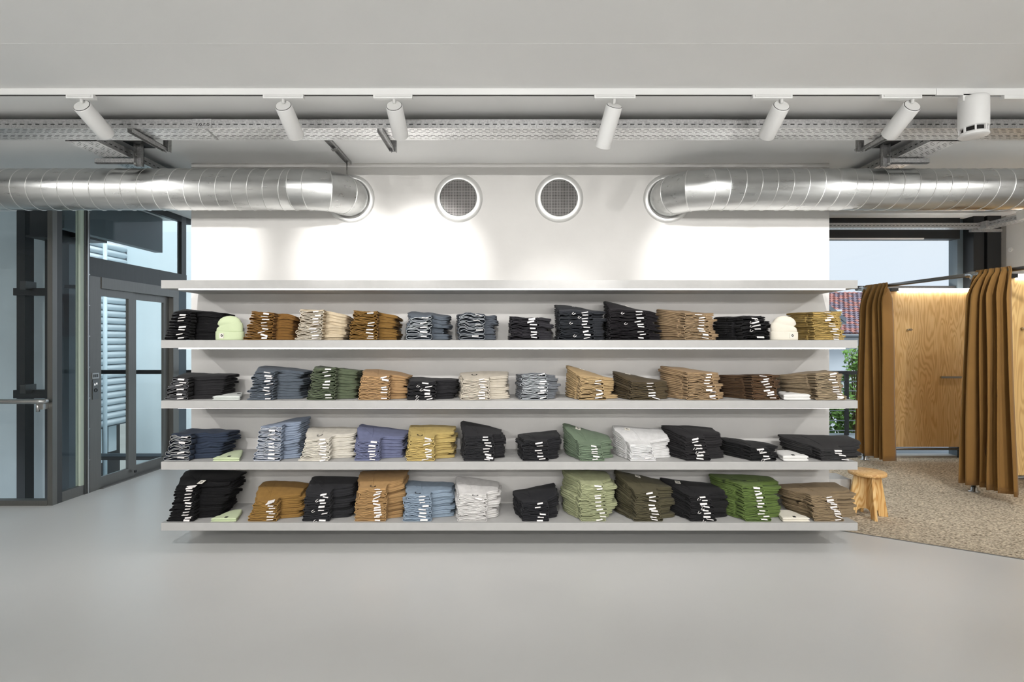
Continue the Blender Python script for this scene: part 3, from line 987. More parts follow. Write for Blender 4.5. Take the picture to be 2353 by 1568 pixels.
# brackets that carry the two branches: ceiling plate, slotted post, side arm
for (xp, s, lab) in ((-2.865, -1, 'steel hanger under the left cable branch'), (2.865, 1, 'steel hanger under the right cable branch')):
    t = thing('tray_hanger', (xp, 3.94, CEIL), lab, 'hanger', 'ceiling hangers of the branch trays')
    mb = MB(); mb.box(xp - .075, xp + .075, 3.88, 4.02, CEIL - .006, CEIL); mk('ceiling_plate', mb, M_STEEL_D, t)
    mb = MB()
    mb.box(xp - .028, xp + .028, 3.955, 3.96, 2.945, CEIL)
    for q in (-.028, .024):
        mb.box(xp + q, xp + q + .004, 3.925, 3.96, 2.945, CEIL)
    mk('post', mb, M_GALV, t)
    mb = MB()
    xa, xb = sorted((xp + s * .03, xp + s * .33))
    mb.box(xa, xb, 3.93, 3.955, 2.962, 2.966); mb.box(xa, xb, 3.93, 3.933, 2.962, 2.999); mb.box(xa, xb, 3.952, 3.955, 2.962, 2.999)
    mk('arm', mb, M_GALV, t)
    for q in (.04, -.03):
        mb = MB(); mb.tube([(xp + s * .012, 3.918, 2.985 + q), (xp + s * .012, 3.93, 2.985 + q)], .008, 8); mk('bolt', mb, M_STEEL_L, t)
# ceiling channel and rod that hang the left duct elbow
t = thing('duct_hanger', (-1.40, 4.2, CEIL), 'ceiling channel and rod holding the bend of the left duct', 'hanger')
mb = MB()
xr = PX(799, 4.30)
mb.box(xr - .02, xr + .02, 3.62, 4.34, CEIL - .004, CEIL); mb.box(xr - .02, xr - .017, 3.62, 4.34, CEIL - .024, CEIL); mb.box(xr + .017, xr + .02, 3.62, 4.34, CEIL - .024, CEIL)
mk('channel', mb, M_GALV, t)
mb = MB(); mb.tube([(xr, 4.28, CEIL - .01), (xr, 4.28, 2.96)], .005, 8); mk('rod', mb, M_STEEL, t)
mb = MB(); mb.box(xr - .028, xr + .028, 3.98, 4.02, CEIL - .03, CEIL - .02); mk('bolt_plate', mb, M_STEEL_L, t)

# ---------------------------------------------------------------- ducts and grilles
DZ, DY, DR = 2.815, 4.12, .161
for s, px, xend, lab in ((-1, 805, -6.3, 'long spiral steel duct bending into the wall near the lift side'), (1, 1534, 6.2, 'long spiral steel duct bending into the wall near the fitting rooms')):
    xf = PX(px, D2)
    R = .25
    cxb = xf + s * R
    t = thing('ventilation_duct', (xf + s * 1.5, DY, DZ - DR), lab, 'duct')
    xs = cxb + s * .115
    mb = MB(); mb.tube([(xs, DY, DZ), (xend, DY, DZ)], DR, 64); mk('pipe', mb, M_DUCT, t)
    # elbow gores
    angs = [0, 26, 58, 90]
    pts = [Vector((cxb - s * R * math.cos(math.radians(a)), D2 - R * math.sin(math.radians(a)), DZ)) for a in angs]
    pts = [pts[0] + Vector((0, .06, 0))] + pts + [Vector((xs, DY, DZ))]
    dirs = []
    for i, p in enumerate(pts):
        if i == 0 or i == 1:
            dirs.append(Vector((0, -1, 0)))
        elif i >= len(pts) - 2:
            dirs.append(Vector((s, 0, 0)))
        else:
            dirs.append((pts[i + 1] - pts[i - 1]).normalized())
    rings = []
    for p, d in zip(pts, dirs):
        side = Vector((0, 0, 1)).cross(d)
        rings.append([p + (Vector((0, 0, 1)) * math.cos(2 * PI * k / 48) + side * math.sin(2 * PI * k / 48)) * DR for k in range(48)])
    for k in range(len(rings) - 1):
        mb = MB(); mb.loops([rings[k], rings[k + 1]], 0, True, False, False)
        mk('elbow_section', mb, M_DUCT, t)
    for k in range(2, len(rings)):
        mb = MB(); mb.tube([pts[k] + (q - pts[k]) * 1.008 for q in rings[k]], .0035, 6, closed=True)
        mk('elbow_seam', mb, M_FLANGE, t)
    # spiral seam
    pitch = .122
    n = int(abs(xend - xs) / pitch) - 0
    hp = []
    for k in range(n * 36):
        a = 2 * PI * k / 36
        hp.append((xs + s * (.03 + pitch * k / 36), DY + s * math.sin(a) * (DR + .001) * 1.0, DZ + math.cos(a) * (DR + .001)))
    mb = MB(); mb.tube(hp, .0032, 5); mk('spiral_seam', mb, M_FLANGE, t)
    # flange on the wall
    mb = MB()
    lp = []
    for (r_, y) in ((.165, D2 - .001), (.165, D2 - .012), (.175, D2 - .014), (.204, D2 - .010), (.207, D2 - .001)):
        lp.append([(xf + r_ * math.cos(2 * PI * k / 56), y, DZ - .004 + r_ * math.sin(2 * PI * k / 56)) for k in range(56)])
    mb.loops(lp, 0, True, False, False); mk('wall_flange', mb, M_FLANGE, t)

for px, lab in ((1053.5, 'round wall grille with wire mesh, nearer the left duct'), (1284.5, 'round wall grille with wire mesh, nearer the right duct')):
    xg = PX(px, D2)
    t = thing('wall_grille', (xg, D2, 2.815), lab, 'grille', 'round grilles between the ducts')
    mb = MB(); lp = []
    for (r_, y) in ((.154, D2 - .001), (.154, D2 - .020), (.160, D2 - .024), (.200, D2 - .012), (.207, D2 - .001)):
        lp.append([(xg + r_ * math.cos(2 * PI * k / 64), y, 2.815 + r_ * math.sin(2 * PI * k / 64)) for k in range(64)])
    mb.loops(lp, 0, True, False, False); mk('flange', mb, M_FLANGE, t)
    mb = MB(); lp = [[(xg + r_ * math.cos(2 * PI * k / 48), D2 - .002, 2.815 + r_ * math.sin(2 * PI * k / 48)) for k in range(48)] for r_ in (.155,)]
    mb.add(lp[0], [tuple(range(48))]); mk('shade_disc', mb, M_DARKGAP, t)  # flat disc on the wall; the hole's shade is put into its colour
    mb = MB()
    p_ = .0131
    for k in range(-11, 12):
        u = k * p_
        h = math.sqrt(max(.153 ** 2 - u ** 2, 0))
        mb.box(xg + u - .0026, xg + u + .0026, D2 - .016, D2 - .013, 2.815 - h, 2.815 + h)
        mb.box(xg - h, xg + h, D2 - .018, D2 - .0155, 2.815 + u - .0026, 2.815 + u + .0026)
    ms = mk('mesh_screen', mb, M_MESH, t)

# ---------------------------------------------------------------- shelves
SX0, SX1 = PX(370, D1), PX(1971, D1)
SH = []            # (top z, bottom z)
shelf_words = ('topmost empty', 'second-highest', 'middle', 'second-lowest', 'lowest')
for i, (yt, yb) in enumerate(((644, 663), (782, 800), (921, 939), (1062, 1080), (1202, 1220))):
    zt, zb = PZ(yt, D1), PZ(yb, D1)
    SH.append((zt, zb))
    t = thing('display_shelf', ((SX0 + SX1) / 2, D2, zb), ('topmost of the five long grey shelves, empty and brightly lit from above', 'second-highest long grey shelf, carrying both upright beanies', 'middle long grey shelf of the five, carrying trousers', 'second-lowest long grey shelf, carrying the lavender stack', 'lowest long grey shelf, just above the floor')[i], 'shelf', 'long wall shelves')
    mb = MB(); mb.box(SX0, SX1, D1, D2, zb, zt, bev=.002); mk('board', mb, M_SHELF, t)
    if i < 4:
        mb = MB(); mb.box(PX(408, D1) if i < 2 else SX0 + .12, PX(1945, D1), D1 + .012, D1 + .030, zb - (.009 if i < 2 else .002), zb); o = mk('light_strip', mb, M_LED, t)
        o['label'] = 'glowing white strip under the shelf edge'

# ---------------------------------------------------------------- folded clothes
CL = {}


def cloth(col, edge=None, var=.10):
    key = (col, edge)
    if key not in CL:
        nm = 'cloth_%d_%d_%d' % col
        g_ = sum(col) / 3
        sa_ = .70 if max(col) > col[0] else .84
        col = tuple(g_ + (c - g_) * sa_ for c in col)
        if col[0] > col[1] * 1.25:
            col = (col[0] * .98, col[1] * 1.01, col[2])
        a = mat(nm, srgb(*col, (.80 if g_ > 60 else .78)), .88, var=var, vscale=22, bump=.25, bscale=420, spec=.2, sheen=.05)
        e = edge or tuple(min(255, int(c * 1.10 + 6)) for c in col)
        b = mat(nm + '_edge', srgb(*e), .9, spec=.15)
        CL[key] = (a, b)
    return CL[key]


NUM = ('topmost', 'second', 'third', 'fourth', 'fifth', 'sixth', 'seventh', 'eighth', 'ninth', 'tenth', 'eleventh', 'twelfth', 'thirteenth', 'fourteenth')
Y1 = 4.245
STACKS = {}


def smooth(a, b, x):
    t = np.clip((x - a) / (b - a), 0, 1)
    return t * t * (3 - 2 * t)


class Stack:
    def __init__(s, shelf, fl, fr, sl, sr, yf, ybl, ybr, n, seed, y0=3.922):
        s.r = np.random.default_rng(seed)
        s.base = SH[shelf][0]
        s.y0 = y0
        s.xfl, s.xfr = PX(fl, 3.95), PX(fr, 3.95)
        s.sl = PX(sl, 4.17) if sl else s.xfl - .035
        s.sr = PX(sr, 4.17) if sr else s.xfr + .06
        s.hf = PZ(yf, 3.95) - s.base
        s.hbl = PZ(ybl, 4.21) - s.base
        s.hbr = PZ(ybr, 4.21) - s.base
        s.n = n
        w = s.r.uniform(.75, 1.25, n)
        s.g = np.concatenate([[0], np.cumsum(w) / w.sum()])
        ph = s.r.uniform(0, 6.28, 3)
        s.ph = []
        for i in range(n + 1):
            s.ph.append(ph.copy())
            ph = ph + s.r.normal(0, .75, 3)
        s.amp = s.r.uniform(.24, .44, n + 1)
        s.k = s.r.uniform(.8, 1.3)
        s.bow = s.r.uniform(-.5, 1.0)

    def H(s, x, y):
        u = np.clip((x - s.sl) / (s.sr - s.sl), -.1, 1.1)
        v = np.clip((y - s.y0) / (Y1 - s.y0), 0, 1)
        hb = s.hbl + (s.hbr - s.hbl) * u
        # the folded legs lie behind the waistbands and stand higher
        return s.hf + (hb - s.hf) * (.62 * v + .38 * smooth(.12, .6, v)) + .012 * s.bow * np.sin(PI * u) * v

    def Z(s, i, x, y):
        t = s.hf / s.n
        p = s.ph[i]
        v = np.clip((y - s.y0) / (Y1 - s.y0), 0, 1)
        wv = (np.sin(x * 26 * s.k + p[0]) * .55 + np.sin(x * 52 * s.k + p[1] + y * 9) * .40 + np.sin(x * 118 * s.k + p[2] * 1.4) * .16) * (1 - .55 * v) + .5 * np.sin(y * 24 + p[2] + x * 8) * v
        edge = 1.0
        amp = s.amp[i] * t * (0 if i == 0 else (min(i, 2) / 2))
        if i == s.n:
            amp *= .8
        return s.base + .0008 + s.H(x, y) * s.g[i] + amp * wv * edge

    ll = lr = ol = orr = jy = 0.0
    gi = 1.0

    def extents(s, y, jl, jr, step):
        y = y - s.jy
        v = (y - s.y0) / (Y1 - s.y0)
        xl = s.xfl + s.ol * s.gi + (s.sl - s.xfl - s.ol * s.gi) * smooth(0.0, .8, v) + jl + s.ll * (1 - s.gi) * smooth(0, .3, v)
        xe = s.xfr - s.orr * s.gi
        xr = xe + jr * .4 + (s.sr - xe + jr - s.lr * (1 - s.gi)) * smooth(step - .012, step + .03, y - s.y0)
        return xl, xr


def body_mesh(st, i, jl, jr, jy, step, two=True, top=False):
    mb = MB()
    ys = list(st.y0 + jy + np.array([(step - .006), (step + .002), (step + .012), (step + .022), (step + .034), .13, .16, .20, .24, .275, .30, .314, .32]))
    ys = [min(y, Y1 + jy) for y in ys]
    front = []
    if top:       # the top panel runs forward over the waistband
        front = [st.y0 + jy + q for q in (.004, .010, .030, .055)]
        front = [y for y in front if y < ys[0] - .004]
        ys = front + ys
    NT, NS = 10, 7
    lps = []
    for q, y in enumerate(ys):
        xl, xr = st.extents(y, jl, jr, step)
        bk = 0.0
        if q == len(ys) - 1:
            bk = .42
        elif q == len(ys) - 2:
            bk = .22
        elif q == len(ys) - 3:
            bk = .08
        xx = np.linspace(0, 1, NT)
        xb = xr + (xl - xr) * xx
        zb, zt = st.Z(i, xb, np.full(NT, y)), st.Z(i + 1, xb, np.full(NT, y))
        mid = (zb + zt) / 2
        thin = y in front
        zb = zb + (mid - zb) * (bk + .03)
        zt = zt + (mid - zt) * (bk + .03)
        if thin:
            mid = zt - .11 * (zt - zb)
        t = float(np.mean(zt - zb)) * (.22 if thin else 1)
        r_ = min(.5 * t, .016)
        wob = st.amp[i] * .012 * math.sin(y * 46 + st.ph[i][1] * 3) + .004 * math.sin(y * 95 + i * 2.1)
        xr = xr + wob * smooth(step, step + .04, y - st.y0)
        xl = xl + .7 * wob
        xb = xr + (xl - xr) * xx
        zb2, zt2 = st.Z(i, xb, np.full(NT, y)), st.Z(i + 1, xb, np.full(NT, y))
        if thin:
            zb2 = zt2 - .22 * (zt2 - zb2)
            mid = (zb2 + zt2) / 2
        zb, zt = zb2 + (mid - zb2) * (bk + .03), zt2 + (mid - zt2) * (bk + (.25 if y == ys[0] and thin else .03))
        ss = np.linspace(0, 1, NS + 2)[1:-1]
        lob = np.abs(np.sin((2 if two else 1) * PI * ss)) ** .7
        lp = [(a, y, b) for a, b in zip(xb, zb)]
        zl0, zl1 = zb[-1], zt[-1]
        lp += [(xl - r_ * l, y, zl0 + (zl1 - zl0) * c) for l, c in zip(lob, ss)]
        lp += [(a, y, b) for a, b in zip(xb[::-1], zt[::-1])]
        zr0, zr1 = zt[0], zb[0]
        lp += [(xr + r_ * l, y, zr0 + (zr1 - zr0) * c) for l, c in zip(lob, ss)]
        lps.append(lp)
    mb.loops(lps, 0, True)
    return mb


def ring_mesh(st, i, jl, jr, jy, denim, last=False):
    """the folded waistband at the front: a flat hollow loop with an inner fold"""
    mb = MB()
    NT, NS = 16, 5
    y0 = st.y0 + jy
    xl, xr = st.xfl + st.ol * st.gi + jl, st.xfr - st.orr * st.gi + jr * .4

    def loop(y, inset, xin):
        el, er = st.extents(y, jl, 0, 9)
        a, b = el + xin, xr - xin
        xb = b + (a - b) * np.linspace(0, 1, NT)
        zb, zt = st.Z(i, xb, np.full(NT, y)), st.Z(i + 1, xb, np.full(NT, y))
        t = np.maximum(zt - zb, .002)
        mid = (zb + zt) / 2
        h = np.maximum(t / 2 - inset, t * .06)
        if last:
            mid, h = mid - t * .12, h - t * .12
        zb, zt = mid - h, mid + h
        r_ = min(float(np.mean(h)), .009)
        ss = np.linspace(0, 1, NS + 2)[1:-1]
        bul = np.sin(PI * ss) ** .6
        lp = [(p, y, q) for p, q in zip(xb, zb)]
        lp += [(a - r_ * l, y, zb[-1] + (zt[-1] - zb[-1]) * c) for l, c in zip(bul, ss)]
        lp += [(p, y, q) for p, q in zip(xb[::-1], zt[::-1])]
        lp += [(b + r_ * l, y, zt[0] + (zb[0] - zt[0]) * c) for l, c in zip(bul, ss)]
        return lp
    tk = st.hf / st.n
    th = min(.0036 if denim else .0034, tk * .20)
    gp = min(.0022, tk * .10)
    lps = [loop(y0 + .100, tk * .42, .020), loop(y0 + .070, gp + .0004, .004), loop(y0 + .04, gp, .002), loop(y0 + .004, gp, .001), loop(y0, gp + .0008, .002)]
    mb.loops(lps, 0, True, True, False)
    lps = [loop(y0, gp + .0008, .002), loop(y0 + .0004, gp + th, th * .8)]
    mb.loops(lps, 1, False, False, False)
    lps = [loop(y0 + .0004, gp + th, th * .8), loop(y0 + .04, gp + th * 1.1, th), loop(y0 + .066, gp + th * 1.3, th)]
    mb.loops(lps, 0, True, False, True)
    # inner fold
    m_ = 12
    xa, xb = xl + .006, xr - .006 - abs(jr)
    ph = st.r.uniform(0, 6.28)
    xs = np.linspace(xa, xb, m_)
    zb, zt = st.Z(i, xs, np.full(m_, y0 + .01)), st.Z(i + 1, xs, np.full(m_, y0 + .01))
    mid = (zb + zt) / 2 + (zt - zb) * .14 * np.sin(xs * 45 + ph)
    hh = th * .40
    lps = []
    for x, z in zip(xs, mid):
        lps.append([(x, y0 + .004, z - hh), (x, y0 + .05, z - hh), (x, y0 + .05, z + hh), (x, y0 + .004, z + hh)])
    mb.loops(lps, 1, False)
    return mb


def tag_mesh(st, i, x, w, h, jy, droop, roll):
    y0 = st.y0 + jy
    zb, zt = float(st.Z(i, np.array([x]), np.array([y0]))[0]), float(st.Z(i + 1, np.array([x]), np.array([y0]))[0])
    zc = zb + (zt - zb) * .72
    mb = MB()
    pts = [(y0 + .02, zc), (y0 - .002, zc), (y0 - .006, zc - h * .25 * droop - .001), (y0 - .008, zc - h * droop)]
    lps = []
    for k in range(4):
        y, z = pts[k]
        dz = roll * w * .5
        lps.append([(x - w / 2, y, z - dz), (x + w / 2, y, z + dz), (x + w / 2, y - .0012, z + dz + .0012), (x - w / 2, y - .0012, z - dz + .0012)])
    mb.loops(lps, 0, False)
    return mb


def top_point(st, px, py):
    """point on the top of a stack that shows at a pixel"""
    best, bp = 1e9, None
    for y in np.linspace(st.y0 + .01, Y1 - .05, 45):
        x = PX(px, y)
        z = float(st.Z(st.n, np.array([x]), np.array([y]))[0])
        q = CY + (EYE - z) * F / y
        if abs(q - py) < best:
            best, bp = abs(q - py), Vector((x, y, z))
    return bp


def c_mark(mbx, c, ux, uy, nrm, s):
    """the little open-ring wave mark"""
    pts = []
    for a in np.linspace(math.radians(50), math.radians(395), 16):
        ro = s * (1.0 if a < 5.6 else 1.0)
        w = .5 if a < 5 else .62
        pts.append((a, s, s * (.42 if a > 1.4 else .55)))
    vs = []
    for a, ro, ri in pts:
        vs.append(c + ux * ro * math.cos(a) + uy * ro * math.sin(a) + nrm)
        vs.append(c + ux * ri * math.cos(a) * .9 + uy * ri * math.sin(a) + nrm)
    fs = [(2 * k, 2 * k + 2, 2 * k + 3, 2 * k + 1) for k in range(len(pts) - 1)]
    mbx.add(vs, fs)
    n0 = len(pts) - 1
    a = c + ux * s * 1.02 + nrm
    mbx.add([vs[2 * n0], vs[2 * n0 + 1], c + ux * s * .3 - uy * s * .15 + nrm, c + ux * s * 1.05 - uy * s * .75 + nrm, a], [(0, 1, 2, 3, 4)])


BLACK = (30, 29, 32)
STK = [
    # shelf, name, colour, edge, word, description, fl, fr, sl, sr, yf, ybl, ybr, n, extras
    (1, 't', (24, 23, 26), None, 'black', 'the stack behind the upright green beanie', 385, 437, None, 525, 716, 711, 722, 10, {'step': .11}),
    (1, 't', (150, 100, 44), None, 'rust-brown', 'the stack just right of the green beanie', 567, 628, None, 689, 717, 718, 733, 9, {}),
    (1, 't', (222, 202, 168), (244, 234, 216), 'cream', 'the stack between two rust-brown stacks', 684, 741, None, 802, 712, 712, 730, 9, {}),
    (1, 't', (152, 106, 46), None, 'rust-brown', 'the stack right of the cream stack', 806, 866, None, 914, 715, 714, 731, 9, {}),
    (1, 'j', (98, 110, 124), (206, 212, 216), 'blue-grey', 'the stack with a raised back pocket', 936, 990, None, 1026, 728, 714, 725, 5, {}),
    (1, 'j', (84, 92, 104), (190, 196, 202), 'grey', 'the short stack on the second-highest shelf', 1056, 1113, 1054, 1136, 721, 722, 729, 5, {}),
    (1, 't', (50, 48, 54), None, 'charcoal', 'the smallest dark stack on the second-highest shelf', 1176, 1237, 1174, 1260, 730, 728, 734, 7, {}),
    (1, 's', (44, 47, 54), None, 'blue-black', 'the stack with a white mark on top', 1287, 1365, 1281, 1381, 717, 700, 718, 9, {'mark': (1318, 706)}),
    (1, 's', (30, 26, 30), None, 'black', 'the tallest stack on the second-highest shelf', 1402, 1490, 1394, 1499, 715, 692, 722, 10, {'patch': (1441, 701)}),
    (1, 't', (172, 142, 104), None, 'tan', 'the stack on the second-highest shelf', 1572, 1633, 1516, None, 722, 711, 722, 9, {}),
    (1, 's', (32, 31, 34), None, 'black', 'the stack just left of the cream beanie', 1705, 1763, 1651, None, 729, 730, 729, 6, {'string': (1700, 752)}),
    (1, 't', (198, 164, 88), None, 'mustard', 'the stack behind the upright cream beanie', 1868, 1934, 1824, None, 718, 719, 716, 11, {}),

    (2, 'j', (44, 43, 46), (120, 120, 124), 'black', 'the first stack on the middle shelf', 386, 433, None, 533, 869, 857, 858, 6, {'lr': .03}),
    (2, 't', (92, 104, 118), None, 'slate-blue', 'the stack on the middle shelf', 574, 629, None, 704, 855, 841, 853, 10, {}),
    (2, 't', (98, 112, 80), None, 'moss-green', 'the stack on the middle shelf', 710, 770, None, 826, 846, 842, 852, 10, {}),
    (2, 't', (190, 148, 98), None, 'caramel', 'the stack between green and black stacks', 827, 895, None, 940, 866, 849, 863, 9, {'seam': 1}),
    (2, 's', (42, 41, 45), None, 'black', 'the low stack on the middle shelf', 938, 1000, None, 1048, 878, 868, 870, 6, {}),
    (2, 't', (214, 203, 184), None, 'oatmeal', 'the stack with a dark drawstring on top', 1062, 1124, None, 1163, 872, 856, 855, 8, {'bow': (1090, 862)}),
    (2, 'j', (118, 124, 132), (205, 210, 214), 'grey', 'the denim stack with pale folds', 1200, 1258, 1190, 1277, 858, 860, 865, 8, {}),
    (2, 't', (196, 164, 114), None, 'sand', 'the stack with a label, middle shelf', 1331, 1388, 1305, 1400, 868, 839, 868, 7, {'patch': (1337, 844)}),
    (2, 't', (92, 78, 54), None, 'olive-brown', 'the stack with a white label on top', 1449, 1511, 1414, 1518, 880, 853, 873, 6, {'patch': (1442, 859)}),
    (2, 't', (176, 144, 104), None, 'tan', 'the stack beside the dark brown stack', 1579, 1645, 1526, None, 858, 842, 855, 9, {}),
    (2, 't', (94, 66, 44), (120, 92, 68), 'dark brown', 'the stack on the middle shelf', 1727, 1786, 1659, None, 862, 863, 861, 9, {}),
    (2, 't', (170, 148, 116), None, 'beige', 'the stack behind the flat white beanie', 1874, 1936, 1797, None, 857, 863, 852, 11, {'ll': .05}),

    (3, 'j', (48, 62, 88), (188, 190, 190), 'navy', 'the dark denim stack with pale hems', 382, 438, None, 537, 1000, 990, 988, 5, {'lr': .05}),
    (3, 'j', (140, 158, 186), (214, 218, 226), 'light blue', 'the stack on the second-lowest shelf', 588, 645, None, 699, 982, 978, 960, 9, {}),
    (3, 't', (226, 219, 204), None, 'off-white', 'the stack beside the light blue jeans', 694, 757, None, 820, 1010, 982, 985, 8, {'bow': (735, 1001)}),
    (3, 't', (112, 120, 164), None, 'lavender', 'the stack on the second-lowest shelf', 814, 872, None, 931, 1014, 975, 991, 7, {'seam': 1}),
    (3, 't', (208, 180, 104), None, 'straw-yellow', 'the stack on the second-lowest shelf', 937, 998, None, 1041, 1008, 980, 980, 9, {'bow': (965, 1000)}),
    (3, 't', (46, 45, 49), None, 'charcoal-black', 'the stack right of the yellow stack', 1067, 1134, 1063, 1154, 1004, 970, 990, 9, {}),
    (3, 't', (40, 40, 44), None, 'black', 'the small stack left of sage green', 1202, 1260, 1192, 1279, 1015, 999, 992, 6, {}),
    (3, 't', (118, 142, 110), None, 'sage-green', 'the stack with a square white label', 1331, 1386, 1301, 1396, 1024, 975, 1000, 6, {'patch': (1328, 981)}),
    (3, 't', (232, 231, 230), None, 'white', 'the stack right of sage green', 1447, 1504, 1415, 1526, 1024, 979, 987, 7, {'patch': (1441, 987)}),
    (3, 's', (44, 42, 44), None, 'black', 'the stack right of the white stack', 1575, 1628, 1528, 1641, 1008, 978, 985, 7, {}),
    (3, 's', (34, 34, 36), None, 'black', 'the lowest stack, second-lowest shelf', 1721, 1776, 1662, None, 1030, 1007, 1017, 4, {}),
    (3, 't', (58, 57, 58), None, 'charcoal', 'the ribbed stack behind the white beanie', 1882, 1944, 1801, 1950, 1034, 1000, 1002, 5, {'ll': .04}),

    (4, 't', (22, 21, 24), None, 'black', 'the tallest stack on the lowest shelf', 391, 447, None, 552, 1119, 1082, 1088, 13, {'lr': .11, 'patch': (463, 1109), 'ptag': (442, 1121)}),
    (4, 't', (166, 118, 54), None, 'rust-brown', 'the stack on the lowest shelf', 575, 636, None, 701, 1155, 1109, 1114, 7, {'seam': 1, 'ptag': (623, 1155)}),
    (4, 's', (46, 46, 50), None, 'black', 'the stack with white cords, lowest shelf', 698, 758, None, 816, 1136, 1100, 1101, 9, {'string': (712, 1140)}),
    (4, 't', (184, 142, 88), None, 'camel', 'the tall stack on the lowest shelf', 818, 886, None, 929, 1126, 1087, 1084, 12, {'bow': (857, 1118), 'seam': 1}),
    (4, 't', (142, 166, 190), None, 'sky-blue', 'the stack on the lowest shelf', 930, 990, None, 1041, 1139, 1109, 1114, 8, {'seam': 1, 'bow': (960, 1134)}),
    (4, 't', (228, 225, 222), None, 'white', 'the stack on the lowest shelf', 1054, 1118, None, 1143, 1139, 1099, 1112, 8, {'bow': (1092, 1139)}),
    (4, 't', (42, 42, 47), None, 'charcoal', 'the stack left of pale green, lowest shelf', 1200, 1261, 1183, 1276, 1156, 1130, 1111, 6, {}),
    (4, 't', (176, 182, 128), None, 'pale green', 'the tallest stack right of centre', 1334, 1393, 1297, 1402, 1118, 1082, 1090, 11, {}),
    (4, 't', (92, 86, 62), None, 'olive', 'the stack on the lowest shelf', 1461, 1518, 1421, 1530, 1134, 1084, 1108, 9, {'patch': (1465, 1086)}),
    (4, 's', (36, 35, 37), None, 'black', 'the stack left of bright green', 1587, 1642, 1531, 1652, 1143, 1103, 1114, 8, {'patch': (1557, 1104)}),
    (4, 't', (106, 136, 52), None, 'bright green', 'the stack on the lowest shelf', 1709, 1766, 1645, 1774, 1120, 1094, 1098, 11, {}),
    (4, 't', (160, 136, 102), None, 'khaki-tan', 'the stack behind the flat cream beanie', 1866, 1933, 1799, 1942, 1142, 1119, 1114, 10, {'ll': .05}),
]
KINDN = {'t': ('folded_trousers', 'trousers'), 'j': ('folded_jeans', 'jeans'), 's': ('folded_joggers', 'joggers')}
seen_labels = set()
